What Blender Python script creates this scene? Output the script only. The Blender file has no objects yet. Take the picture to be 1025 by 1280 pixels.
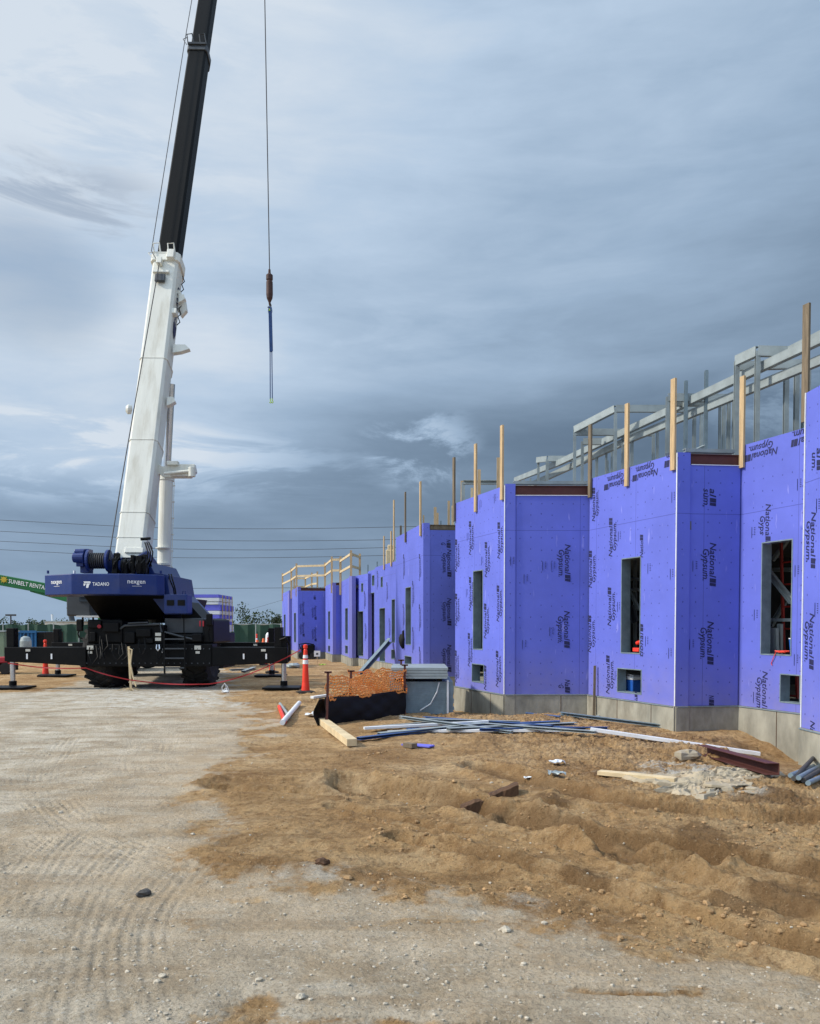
import bpy, math, random
import numpy as np
from mathutils import Vector, Matrix
random.seed(7)
scene = bpy.context.scene
COL = scene.collection
W, H = 1025.0, 1280.0
F = 1050.0
PITCH = math.radians(1.8)
CY = 783 + F*math.tan(PITCH)
CAMZ = 1.65
# ---------------------------------------------------------------- camera
cd = bpy.data.cameras.new('camera'); cam = bpy.data.objects.new('camera', cd); COL.objects.link(cam)
cam.location = (0, 0, CAMZ); cam.rotation_euler = (math.pi/2-PITCH, 0, 0)
cd.sensor_fit = 'VERTICAL'; cd.sensor_height = 36; cd.lens = F/H*36
cd.shift_y = (CY-H/2)/H; cd.clip_end = 9000; cd.clip_start = 0.05
scene.camera = cam
cp, sp = math.cos(PITCH), math.sin(PITCH)

def ray(px, py):
    u = (px-W/2)/F; v = (CY-py)/F
    return Vector((u, cp+v*sp, -sp+v*cp))
def at(px, py, Y):
    d = ray(px, py); return Vector((0, 0, CAMZ))+d*(Y/d.y)
def gp(px, py, z=0.0):
    d = ray(px, py); return Vector((0, 0, CAMZ))+d*((z-CAMZ)/d.z)

# ---------------------------------------------------------------- materials
def mat(name, col, rough=0.6, metal=0.0, var=0.12, scale=4.0, bump=0.0, bscale=40.0, spec=0.4, dirt=None, dirt_amt=0.0, stretch=(1,1,1)):
    m = bpy.data.materials.new(name); m.use_nodes = True
    nt = m.node_tree; N = nt.nodes; L = nt.links
    b = N['Principled BSDF']
    b.inputs['Roughness'].default_value = rough; b.inputs['Metallic'].default_value = metal
    b.inputs['Specular IOR Level'].default_value = spec
    tc = N.new('ShaderNodeTexCoord'); mp = N.new('ShaderNodeMapping'); mp.inputs['Scale'].default_value = stretch
    L.new(tc.outputs['Object'], mp.inputs['Vector'])
    n = N.new('ShaderNodeTexNoise'); n.inputs['Scale'].default_value = scale; n.inputs['Detail'].default_value = 6; n.inputs['Roughness'].default_value = .6
    L.new(mp.outputs[0], n.inputs['Vector'])
    r = N.new('ShaderNodeValToRGB'); r.color_ramp.elements[0].position = .3; r.color_ramp.elements[1].position = .7
    r.color_ramp.elements[0].color = (*[c*(1-var) for c in col], 1); r.color_ramp.elements[1].color = (*[min(1, c*(1+var)) for c in col], 1)
    L.new(n.outputs['Fac'], r.inputs['Fac'])
    out = r.outputs['Color']
    if dirt:
        n2 = N.new('ShaderNodeTexNoise'); n2.inputs['Scale'].default_value = scale*.45; n2.inputs['Detail'].default_value = 8; n2.inputs['Roughness'].default_value = .7
        L.new(mp.outputs[0], n2.inputs['Vector'])
        mr = N.new('ShaderNodeMapRange'); mr.inputs['From Min'].default_value = .5; mr.inputs['From Max'].default_value = .72; mr.inputs['To Max'].default_value = dirt_amt
        L.new(n2.outputs['Fac'], mr.inputs['Value'])
        mx = N.new('ShaderNodeMix'); mx.data_type = 'RGBA'
        L.new(mr.outputs[0], mx.inputs['Factor']); L.new(out, mx.inputs['A']); mx.inputs['B'].default_value = (*dirt, 1)
        out = mx.outputs['Result']
    L.new(out, b.inputs['Base Color'])
    if bump:
        nb = N.new('ShaderNodeTexNoise'); nb.inputs['Scale'].default_value = bscale; nb.inputs['Detail'].default_value = 5
        L.new(mp.outputs[0], nb.inputs['Vector'])
        bp = N.new('ShaderNodeBump'); bp.inputs['Strength'].default_value = bump; bp.inputs['Distance'].default_value = .01
        L.new(nb.outputs['Fac'], bp.inputs['Height']); L.new(bp.outputs[0], b.inputs['Normal'])
    return m
M = {}
M['navy'] = mat('navy_paint', (.006, .024, .135), .4, 0, .1, 3, dirt=(.08, .08, .12), dirt_amt=.25)
M['black'] = mat('black_paint', (.003, .003, .0035), .5, 0, .3, 3, spec=.16, dirt=(.018, .016, .013), dirt_amt=.4)
M['blackboom'] = mat('black_boom', (.003, .003, .003), .55, 0, .25, 1.2, spec=.12, dirt=(.012, .012, .011), dirt_amt=.4, stretch=(3, .5, .5))
M['white'] = mat('white_paint', (.68, .67, .60), .45, 0, .05, 1.5, dirt=(.40, .36, .27), dirt_amt=.7, stretch=(4, .6, .6))
M['whiteplain'] = mat('white_plastic', (.75, .76, .76), .5, 0, .05, 5, dirt=(.4, .33, .22), dirt_amt=.3)
M['decal'] = mat('white_decal', (.8, .8, .8), .5, 0, .02, 5)
M['rubber'] = mat('tyre_rubber', (.012, .012, .012), .85, 0, .3, 6, bump=.4, bscale=30, dirt=(.08, .06, .04), dirt_amt=.6)
M['chrome'] = mat('chrome_rod', (.55, .56, .58), .25, .9, .1, 5)
M['galv'] = mat('galvanised_steel', (.30, .34, .34), .5, .12, .2, 3, dirt=(.18, .20, .20), dirt_amt=.5)
M['galvdark'] = mat('galvanised_stack', (.20, .26, .29), .55, .2, .2, 6, dirt=(.1, .12, .13), dirt_amt=.5)
M['rust'] = mat('red_primer', (.085, .025, .02), .7, 0, .25, 3, bump=.2, bscale=30, dirt=(.12, .06, .035), dirt_amt=.4)
M['rusty'] = mat('rusty_block', (.09, .045, .022), .85, 0, .4, 8, bump=.5, bscale=30)
M['timber'] = mat('new_timber', (.50, .35, .19), .7, 0, .25, 5, bump=.2, bscale=40, stretch=(6, 6, .6))
M['timberold'] = mat('weathered_timber', (.17, .13, .085), .8, 0, .35, 5, bump=.3, bscale=40, stretch=(6, 6, .6))
M['timberpale'] = mat('pale_timber', (.60, .47, .28), .75, 0, .2, 5, bump=.2, bscale=40)
M['concrete'] = mat('foundation_concrete', (.30, .285, .23), .85, 0, .35, 2.6, bump=.6, bscale=14, dirt=(.13, .11, .075), dirt_amt=.85, stretch=(1, 1, .45))
M['slabrock'] = mat('rubble_concrete', (.37, .31, .22), .9, 0, .2, 5, bump=.8, bscale=18, dirt=(.34, .23, .13), dirt_amt=.6)
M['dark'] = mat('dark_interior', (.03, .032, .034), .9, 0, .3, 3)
M['deck'] = mat('roof_deck', (.12, .12, .12), .8, 0, .2, 3)
M['orange'] = mat('orange_plastic', (.85, .16, .04), .5, 0, .12, 8)
M['conered'] = mat('red_plastic', (.80, .045, .02), .45, 0, .1, 8, dirt=(.4, .15, .08), dirt_amt=.3)
M['net'] = mat('orange_net', (1.0, .32, .07), .6, 0, .25, 9)
M['silt'] = mat('black_fabric', (.008, .008, .009), .7, 0, .2, 6, bump=.08, bscale=60, spec=.25)
M['tape'] = mat('red_tape', (.34, .015, .02), .5, 0, .1, 6)
M['green'] = mat('green_paint', (.01, .13, .035), .45, 0, .1, 3)
M['fence'] = mat('green_windscreen', (.02, .06, .042), .8, 0, .2, .6)
M['blueplastic'] = mat('blue_plastic', (.015, .10, .42), .45, 0, .1, 6)
M['bluemetal'] = mat('blue_container', (.01, .10, .25), .55, 0, .15, 2)
M['bluepipe'] = mat('blue_steel', (.05, .10, .24), .5, .1, .2, 3)
M['sling'] = mat('blue_sling', (.02, .06, .18), .8, 0, .2, 6)
M['lime'] = mat('lime_hardware', (.35, .55, .05), .5, 0, .1, 6)
M['brownball'] = mat('hook_weight', (.06, .03, .025), .6, .2, .3, 6)
M['yellow'] = mat('yellow_paint', (.5, .36, .03), .5, 0, .1, 6)
M['glass'] = mat('dark_glass', (.02, .025, .03), .1, 0, .1, 4, spec=.6)
M['greypanel'] = mat('grey_panel', (.055, .06, .066), .5, .1, .15, 4)
M['cream'] = mat('cream_cladding', (.55, .53, .46), .7, 0, .08, 2)
M['ink'] = mat('printed_ink', (.016, .018, .075), .7, 0, .2, 10)
M['stone'] = mat('loose_stone', (.46, .40, .31), .9, 0, .3, 14, bump=.6, bscale=60)
M['darkstone'] = mat('dark_stone', (.07, .065, .06), .9, 0, .3, 14, bump=.6, bscale=60)
M['cable'] = mat('cable', (.035, .035, .04), .6, 0, .1, 2)
M['purpleboard'] = mat('purple_board_stack', (.15, .15, .62), .7, 0, .1, 3)
M['laddered'] = mat('ladder_red', (.30, .018, .012), .5, 0, .15, 5)
M['redmetal'] = mat('red_steel', (.35, .02, .03), .5, 0, .2, 3)
M['leaf'] = mat('foliage', (.035, .055, .022), .8, 0, .5, .5)
M['bark'] = mat('bark', (.08, .06, .04), .9, 0, .3, 3)

def wallmat(name, col, seed):
    m = bpy.data.materials.new(name); m.use_nodes = True
    nt = m.node_tree; N = nt.nodes; L = nt.links; b = N['Principled BSDF']
    b.inputs['Roughness'].default_value = .62; b.inputs['Specular IOR Level'].default_value = .3
    uv = N.new('ShaderNodeUVMap'); sep = N.new('ShaderNodeSeparateXYZ'); L.new(uv.outputs[0], sep.inputs[0])
    def mth(op, a, bb=None, c=None):
        n = N.new('ShaderNodeMath'); n.operation = op
        for i, q in enumerate((a, bb, c)):
            if q is None: continue
            if isinstance(q, (int, float)): n.inputs[i].default_value = q
            else: L.new(q, n.inputs[i])
        return n.outputs[0]
    # wobble so fasteners are not machine perfect
    wn = N.new('ShaderNodeTexNoise'); wn.inputs['Scale'].default_value = 2.7; L.new(uv.outputs[0], wn.inputs['Vector'])
    ws = N.new('ShaderNodeSeparateColor'); L.new(wn.outputs['Color'], ws.inputs[0])
    ux = mth('ADD', sep.outputs[0], mth('MULTIPLY', mth('SUBTRACT', ws.outputs[0], .5), .06))
    uz = mth('ADD', sep.outputs[1], mth('MULTIPLY', mth('SUBTRACT', ws.outputs[1], .5), .14))
    fx = mth('SUBTRACT', mth('FRACT', mth('DIVIDE', ux, .203)), .5)
    fz = mth('SUBTRACT', mth('FRACT', mth('DIVIDE', uz, .215)), .5)
    dist = mth('SQRT', mth('ADD', mth('MULTIPLY', fx, fx), mth('MULTIPLY', fz, fz)))
    dot = mth('LESS_THAN', dist, .055)
    # drop some
    wh = N.new('ShaderNodeTexWhiteNoise'); wh.noise_dimensions = '2D'
    cv = N.new('ShaderNodeCombineXYZ'); L.new(mth('FLOOR', mth('DIVIDE', ux, .203)), cv.inputs[0]); L.new(mth('FLOOR', mth('DIVIDE', uz, .215)), cv.inputs[1])
    L.new(cv.outputs[0], wh.inputs['Vector'])
    dot = mth('MULTIPLY', dot, mth('GREATER_THAN', wh.outputs['Value'], .22))
    # board joints
    jx = mth('LESS_THAN', mth('ABSOLUTE', mth('SUBTRACT', mth('FRACT', mth('DIVIDE', mth('ADD', sep.outputs[0], .37+seed*.21), 1.22)), .5)), .0035)
    jz = mth('LESS_THAN', mth('ABSOLUTE', mth('SUBTRACT', sep.outputs[1], 3.48)), .005)
    joint = mth('MAXIMUM', jx, jz)
    n = N.new('ShaderNodeTexNoise'); n.inputs['Scale'].default_value = 1.1; n.inputs['Detail'].default_value = 7; n.inputs['Roughness'].default_value = .6
    mp = N.new('ShaderNodeMapping'); mp.inputs['Location'].default_value = (seed*3.1, seed*1.7, 0); L.new(uv.outputs[0], mp.inputs[0]); L.new(mp.outputs[0], n.inputs['Vector'])
    r = N.new('ShaderNodeValToRGB'); r.color_ramp.elements[0].position = .3; r.color_ramp.elements[1].position = .72
    r.color_ramp.elements[0].color = (*[c*.88 for c in col], 1); r.color_ramp.elements[1].color = (*[min(1, c*1.08) for c in col], 1)
    L.new(n.outputs['Fac'], r.inputs[0])
    # dusty splash near the bottom edge, made by rain on dirt: patchy
    n3 = N.new('ShaderNodeTexNoise'); n3.inputs['Scale'].default_value = 5; n3.inputs['Detail'].default_value = 6; L.new(mp.outputs[0], n3.inputs['Vector'])
    low = mth('MULTIPLY', mth('MULTIPLY', mth('SUBTRACT', 1.0, mth('MINIMUM', mth('DIVIDE', sep.outputs[1], 1.3), 1.0)), n3.outputs['Fac']), .7)
    sc = N.new('ShaderNodeTexNoise'); sc.inputs['Scale'].default_value = 9; sc.inputs['Detail'].default_value = 3
    mp2 = N.new('ShaderNodeMapping'); mp2.inputs['Scale'].default_value = (1, .22, 1); L.new(uv.outputs[0], mp2.inputs[0]); L.new(mp2.outputs[0], sc.inputs['Vector'])
    scu = N.new('ShaderNodeMapRange'); scu.inputs['From Min'].default_value = .66; scu.inputs['From Max'].default_value = .74; scu.inputs['To Max'].default_value = .4; L.new(sc.outputs['Fac'], scu.inputs['Value'])
    m1 = N.new('ShaderNodeMix'); m1.data_type = 'RGBA'; L.new(low, m1.inputs['Factor']); L.new(r.outputs[0], m1.inputs['A']); m1.inputs['B'].default_value = (.33, .27, .35, 1)
    m1b = N.new('ShaderNodeMix'); m1b.data_type = 'RGBA'; L.new(scu.outputs[0], m1b.inputs['Factor']); L.new(m1.outputs['Result'], m1b.inputs['A']); m1b.inputs['B'].default_value = (.36, .36, .78, 1)
    m2 = N.new('ShaderNodeMix'); m2.data_type = 'RGBA'; L.new(mth('MULTIPLY', joint, .55), m2.inputs['Factor']); L.new(m1b.outputs['Result'], m2.inputs['A']); m2.inputs['B'].default_value = (.03, .03, .15, 1)
    m3 = N.new('ShaderNodeMix'); m3.data_type = 'RGBA'; L.new(mth('MULTIPLY', dot, .7), m3.inputs['Factor']); L.new(m2.outputs['Result'], m3.inputs['A']); m3.inputs['B'].default_value = (.03, .03, .16, 1)
    L.new(m3.outputs['Result'], b.inputs['Base Color'])
    bn = N.new('ShaderNodeBump'); bn.inputs['Strength'].default_value = .25; bn.inputs['Distance'].default_value = .02
    L.new(n.outputs['Fac'], bn.inputs['Height']); L.new(bn.outputs[0], b.inputs['Normal'])
    return m
PUR = (.128, .158, .60)
WM = [wallmat('purple_sheathing', [c*k for c in PUR], i) for i, k in enumerate((1, .96, 1.03, .99))]

# ---------------------------------------------------------------- mesh builder
ORG = {}
class MB:
    def __init__(s): s.v = []; s.f = []; s.uv = None
    def quadbox(s, c8):
        b = len(s.v); s.v += [tuple(p) for p in c8]
        for q in ((0,3,2,1),(4,5,6,7),(0,1,5,4),(1,2,6,5),(2,3,7,6),(3,0,4,7)): s.f.append(tuple(b+i for i in q))
        return s
    def box(s, x0, x1, y0, y1, z0, z1):
        return s.quadbox([(x0,y0,z0),(x1,y0,z0),(x1,y1,z0),(x0,y1,z0),(x0,y0,z1),(x1,y0,z1),(x1,y1,z1),(x0,y1,z1)])
    def pbox(s, px0, px1, py0, py1, Y, depth):      # box whose near face stands at depth Y
        a = at(px0, py1, Y); b = at(px1, py0, Y)
        return s.box(a.x, b.x, Y, Y+depth, a.z, b.z)
    def beam(s, p0, p1, w, h, up=None):
        p0 = Vector(p0); p1 = Vector(p1); d = (p1-p0).normalized()
        u = Vector(up) if up else (Vector((0, 0, 1)) if abs(d.z) < .95 else Vector((0, 1, 0)))
        r = d.cross(u).normalized(); u = r.cross(d).normalized()
        r *= w/2; u *= h/2
        return s.quadbox([p0-r-u, p0+r-u, p1+r-u, p1-r-u, p0-r+u, p0+r+u, p1+r+u, p1-r+u])
    def chan(s, p0, p1, w, h, t=.012, up=None):      # C channel: web and two flanges
        p0 = Vector(p0); p1 = Vector(p1); d = (p1-p0).normalized()
        u = Vector(up) if up else (Vector((0, 0, 1)) if abs(d.z) < .95 else Vector((0, 1, 0)))
        r = d.cross(u).normalized(); u = r.cross(d).normalized()
        s.beam(p0+r*(-w/2+t/2), p1+r*(-w/2+t/2), t, h-2*t-.002, u)
        s.beam(p0+u*(h/2-t/2), p1+u*(h/2-t/2), w, t, u)
        s.beam(p0-u*(h/2-t/2), p1-u*(h/2-t/2), w, t, u)
        return s
    def cyl(s, p0, p1, r0, r1=None, n=14, cap=True):
        r1 = r0 if r1 is None else r1
        p0 = Vector(p0); p1 = Vector(p1); d = (p1-p0).normalized()
        a = d.orthogonal().normalized(); b2 = d.cross(a); b = len(s.v)
        for p, r in ((p0, r0), (p1, r1)):
            for i in range(n):
                t = 2*math.pi*i/n; s.v.append(tuple(p+(a*math.cos(t)+b2*math.sin(t))*r))
        for i in range(n): j = (i+1) % n; s.f.append((b+i, b+j, b+n+j, b+n+i))
        if cap: s.f.append(tuple(b+i for i in reversed(range(n)))); s.f.append(tuple(b+n+i for i in range(n)))
        return s
    def tube(s, pts, r, n=8):
        pts = [Vector(p) for p in pts]; b = len(s.v); ref = None
        for k, p in enumerate(pts):
            d = (pts[min(k+1, len(pts)-1)]-pts[max(k-1, 0)]).normalized()
            if ref is None: ref = d.orthogonal().normalized()
            ref = (ref-d*ref.dot(d)).normalized(); q = d.cross(ref)
            for i in range(n):
                t = 2*math.pi*i/n; s.v.append(tuple(p+(ref*math.cos(t)+q*math.sin(t))*r))
        for k in range(len(pts)-1):
            for i in range(n): j = (i+1) % n; s.f.append((b+k*n+i, b+k*n+j, b+(k+1)*n+j, b+(k+1)*n+i))
        s.f.append(tuple(b+i for i in reversed(range(n)))); e = b+(len(pts)-1)*n; s.f.append(tuple(e+i for i in range(n)))
        return s
    def prism(s, poly, vec):
        b = len(s.v); n = len(poly); vec = Vector(vec)
        s.v += [tuple(Vector(p)) for p in poly]+[tuple(Vector(p)+vec) for p in poly]
        s.f.append(tuple(b+i for i in reversed(range(n)))); s.f.append(tuple(b+n+i for i in range(n)))
        for i in range(n): j = (i+1) % n; s.f.append((b+i, b+j, b+n+j, b+n+i))
        return s
    def lathe(s, c, prof, axis=(0,0,1), n=20):
        c = Vector(c); d = Vector(axis).normalized(); a = d.orthogonal().normalized(); q = d.cross(a); b = len(s.v)
        for r, h in prof:
            for i in range(n):
                t = 2*math.pi*i/n; s.v.append(tuple(c+d*h+(a*math.cos(t)+q*math.sin(t))*r))
        for k in range(len(prof)-1):
            for i in range(n): j = (i+1) % n; s.f.append((b+k*n+i, b+k*n+j, b+(k+1)*n+j, b+(k+1)*n+i))
        s.f.append(tuple(b+i for i in reversed(range(n)))); e = b+(len(prof)-1)*n; s.f.append(tuple(e+i for i in range(n)))
        return s
    def rock(s, c, sx, sy, sz, rnd, seg=7, rings=4):
        b = len(s.v); c = Vector(c); ph = rnd.random()*6
        ca, sa = math.cos(ph), math.sin(ph)
        for k in range(rings+1):
            th = math.pi*k/rings; m = 1 if k in (0, rings) else seg
            for i in range(m):
                f = 2*math.pi*i/seg; j = rnd.uniform(.72, 1.15)
                x = math.sin(th)*math.cos(f)*sx*j; y = math.sin(th)*math.sin(f)*sy*j; z = math.cos(th)*sz*j
                s.v.append((c.x+x*ca-y*sa, c.y+x*sa+y*ca, c.z+z))
        for i in range(seg):
            j = (i+1) % seg; s.f.append((b, b+1+i, b+1+j)); e = b+1+(rings-1)*seg
            s.f.append((e, e-seg+j, e-seg+i))
            for k in range(rings-2): o = b+1+k*seg; s.f.append((o+i, o+seg+i, o+seg+j, o+j))
        return s
    def build(s, name, m, parent=None, loc=None, bevel=0, smooth=False, solid=0):
        if loc is None: loc = ORG[parent.name] if parent else Vector((0, 0, 0))
        loc = Vector(loc)
        me = bpy.data.meshes.new(name); me.from_pydata([tuple(Vector(p)-loc) for p in s.v], [], s.f); me.validate(); me.update()
        if isinstance(m, str): m = M[m]
        me.materials.append(m)
        if smooth: me.polygons.foreach_set('use_smooth', [True]*len(me.polygons))
        o = bpy.data.objects.new(name, me); COL.objects.link(o)
        if parent: o.parent = parent
        else: o.location = loc
        ORG[o.name] = loc
        if solid:
            md = o.modifiers.new('solid', 'SOLIDIFY'); md.thickness = solid; md.offset = 0
        if bevel:
            md = o.modifiers.new('bevel', 'BEVEL'); md.width = bevel; md.segments = 2; md.limit_method = 'ANGLE'
        return o
def tag(o, label, cat, group=None, kind=None):
    o['label'] = label; o['category'] = cat
    if group: o['group'] = group
    if kind: o['kind'] = kind
    return o
def thing(name, label, cat, loc, group=None):
    o = bpy.data.objects.new(name, None); o.empty_display_size = .2; COL.objects.link(o); o.location = loc
    ORG[o.name] = Vector(loc); return tag(o, label, cat, group)
def dup(root, loc, label, rz=None):
    r = root.copy(); COL.objects.link(r); r.location = loc; r['label'] = label; ORG[r.name] = Vector(loc)
    if rz is not None: r.rotation_euler.z = rz
    for ch in list(root.children):
        c = ch.copy(); COL.objects.link(c); c.parent = r
        for g in list(ch.children):
            d = g.copy(); COL.objects.link(d); d.parent = c
    return r

# text as flat mesh, cached
TC = {}
def glyphs(txt, bold=.012, shear=0.0, spacing=1.0):
    k = (txt, bold, shear, spacing)
    if k in TC: return TC[k]
    c = bpy.data.curves.new('t', 'FONT'); c.body = txt; c.size = 1; c.shear = shear; c.offset = bold; c.space_character = spacing; c.resolution_u = 2
    o = bpy.data.objects.new('t', c); COL.objects.link(o); bpy.context.view_layer.update()
    dg = bpy.context.evaluated_depsgraph_get(); me = bpy.data.meshes.new_from_object(o.evaluated_get(dg))
    vs = np.array([tuple(v.co)[:2] for v in me.vertices]); fs = [tuple(p.vertices) for p in me.polygons]
    bpy.data.objects.remove(o); bpy.data.curves.remove(c); bpy.data.meshes.remove(me)
    TC[k] = (vs, fs); return TC[k]
def put_text(mb, txt, c, right, up, size, width=None, bold=.012, shear=0.0, nrm=None, center=True):
    vs, fs = glyphs(txt, bold, shear)
    lo = vs.min(0); hi = vs.max(0); right = Vector(right).normalized(); up = Vector(up).normalized(); c = Vector(c)
    sx = size if width is None else width/(hi[0]-lo[0]); mid = (lo+hi)/2 if center else np.array([lo[0], 0])
    b = len(mb.v)
    for x, y in vs: mb.v.append(tuple(c+right*((x-mid[0])*sx)+up*((y-(mid[1] if center else 0))*size)))
    mb.f += [tuple(b+i for i in f) for f in fs]

# ================================================================ GROUND
rng = np.random.RandomState(5)
TAB = rng.rand(256, 256)
def vnoise(x, y):
    xi = np.floor(x).astype(int); yi = np.floor(y).astype(int); fx = x-xi; fy = y-yi
    fx = fx*fx*fx*(fx*(fx*6-15)+10); fy = fy*fy*fy*(fy*(fy*6-15)+10)
    a = TAB[xi & 255, yi & 255]; b = TAB[(xi+1) & 255, yi & 255]; c = TAB[xi & 255, (yi+1) & 255]; d = TAB[(xi+1) & 255, (yi+1) & 255]
    return (a*(1-fx)+b*fx)*(1-fy)+(c*(1-fx)+d*fx)*fy
def fbm(x, y, o=4, g=.5):
    s = 0; a = 1; t = 0
    for i in range(o):
        s = s+a*vnoise(x+i*17.3, y+i*9.1); t += a; a *= g
        x, y = (x*1.6-y*1.2), (x*1.2+y*1.6)
    return s/t-.5
def polyd(X, Y, pts):
    best = np.full(X.shape, 1e9); tb = np.zeros(X.shape); sb = np.zeros(X.shape); acc = 0
    for (ax, ay), (bx, by) in zip(pts[:-1], pts[1:]):
        dx, dy = bx-ax, by-ay; l2 = dx*dx+dy*dy; l = math.sqrt(l2)
        t = np.clip(((X-ax)*dx+(Y-ay)*dy)/l2, 0, 1); ex = X-ax-t*dx; ey = Y-ay-t*dy
        d = np.hypot(ex, ey); m = d < best
        best = np.where(m, d, best); tb = np.where(m, acc+t*l, tb); sb = np.where(m, np.sign(ex*dy-ey*dx), sb); acc += l
    return best, tb, sb
def inside(X, Y, pts):
    r = np.zeros(X.shape, bool); n = len(pts)
    for i in range(n):
        x0, y0 = pts[i]; x1, y1 = pts[(i+1) % n]
        c = ((y0 > Y) != (y1 > Y)) & (X < (x1-x0)*(Y-y0)/((y1-y0) if y1 != y0 else 1e-9)+x0)
        r ^= c
    return r
def dark_soil(X, Y):  # mask for darker brown soil along the ruts and in a few patches
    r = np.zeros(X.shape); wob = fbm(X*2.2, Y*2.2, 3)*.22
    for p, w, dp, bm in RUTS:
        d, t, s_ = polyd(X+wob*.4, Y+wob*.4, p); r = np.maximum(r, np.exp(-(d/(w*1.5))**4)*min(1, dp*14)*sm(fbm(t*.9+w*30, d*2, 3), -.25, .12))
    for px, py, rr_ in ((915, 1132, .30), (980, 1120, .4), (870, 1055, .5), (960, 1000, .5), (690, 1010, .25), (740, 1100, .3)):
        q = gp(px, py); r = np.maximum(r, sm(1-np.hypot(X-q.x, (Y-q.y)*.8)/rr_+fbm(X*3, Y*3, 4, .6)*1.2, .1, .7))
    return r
def smoothpx(pts, n=6):
    w = [gp(*p) for p in pts]; out = []
    for i in range(len(w)-1):
        p0 = w[max(i-1, 0)]; p1 = w[i]; p2 = w[i+1]; p3 = w[min(i+2, len(w)-1)]
        for k in range(n):
            t = k/n; q = .5*((2*p1)+(p2-p0)*t+(2*p0-5*p1+4*p2-p3)*t*t+(3*p1-p0-3*p2+p3)*t*t*t); out.append((q.x, q.y))
    out.append((w[-1].x, w[-1].y)); return out
DIRT = [(g.x, g.y) for g in [gp(*p) for p in [(283,838),(287,858),(312,885),(330,912),(300,935),(262,965),(262,1000),(250,1040),(232,1085),(262,1102),(330,1105),(400,1118),(455,1108),(560,1128),(700,1152),(850,1182),(1025,1212),(1200,1240)]]]
DIRT += [(14, 5.0), (40, 20), (60, 120), (-60, 120), (-60, 60), (-14, 55)]
LEFTD = [(g.x, g.y) for g in [gp(*p) for p in [(-260,876),(60,866),(110,852),(150,836),(200,822),(60,815),(-260,818)]]]
PATCH = [([(180,1162),(240,1150),(290,1158),(240,1170)], .5), ([(215,1262),(330,1250),(400,1275),(300,1300),(200,1295)], .8), ([(560,1215),(700,1205),(720,1215),(600,1228)], .35)]
PALE = [([(60,868),(110,850),(180,850),(292,862),(310,880),(240,892),(120,885)], .95), ([(330,1095),(400,1075),(480,1085),(410,1108)], .6), ([(740,968),(830,948),(960,975),(965,998),(860,1000)], .8), ([(0,872),(60,866),(90,880),(0,895)], .6), ([(500,1090),(620,1110),(740,1130),(560,1140),(400,1130)], .5)]
RUTS = [([(430,985),(560,1005),(640,1025),(760,1052),(860,1068),(1025,1098),(1150,1120)], .15, .085, .035),
        ([(500,1052),(600,1075),(700,1098),(850,1140),(1025,1192),(1150,1230)], .11, .05, .035),
        ([(600,960),(700,990),(760,1005),(900,1022),(1025,1030),(1150,1035)], .22, .06, .04),
        ([(290,985),(420,990),(520,1002),(640,1010)], .25, .03, .03),
        ([(420,1010),(560,1040),(700,1060),(860,1100),(1025,1150)], .10, .035, .03),
        ([(640,1020),(700,1035),(790,1072),(880,1085)], .12, .07, .05),
        ([(300,1060),(450,1080),(600,1105)], .2, .015, .01)]
RUTS = [(smoothpx(p), w, d, b) for p, w, d, b in RUTS]
TRK = [([(215,893),(130,905),(70,925),(35,955),(35,990),(60,1015)], .28), ([(150,900),(60,915),(0,945),(-40,975)], .28), ([(95,915),(60,965),(75,1010),(130,1045),(230,1080)], .26),
       ([(150,1015),(80,1045),(30,1100),(-10,1160)], .28), ([(150,1058),(105,1110),(75,1180),(45,1290)], .26), ([(400,1240),(600,1222),(800,1225),(1080,1240)], .26),
       ([(500,1205),(700,1195),(880,1205),(1080,1225)], .24), ([(188,905),(165,945),(170,975)], .22), ([(222,903),(208,940),(213,962)], .22), ([(215,1090),(175,1140),(165,1200),(190,1300)], .26), ([(-30,1060),(-30,1150),(-60,1240),(-100,1300)], .28),
       ([(560,1260),(760,1262),(1060,1275)], .24)]
TRK = [(smoothpx(p), w) for p, w in TRK]
def sm(x, a, b):
    t = np.clip((x-a)/(b-a), 0, 1); return t*t*(3-2*t)
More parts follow.
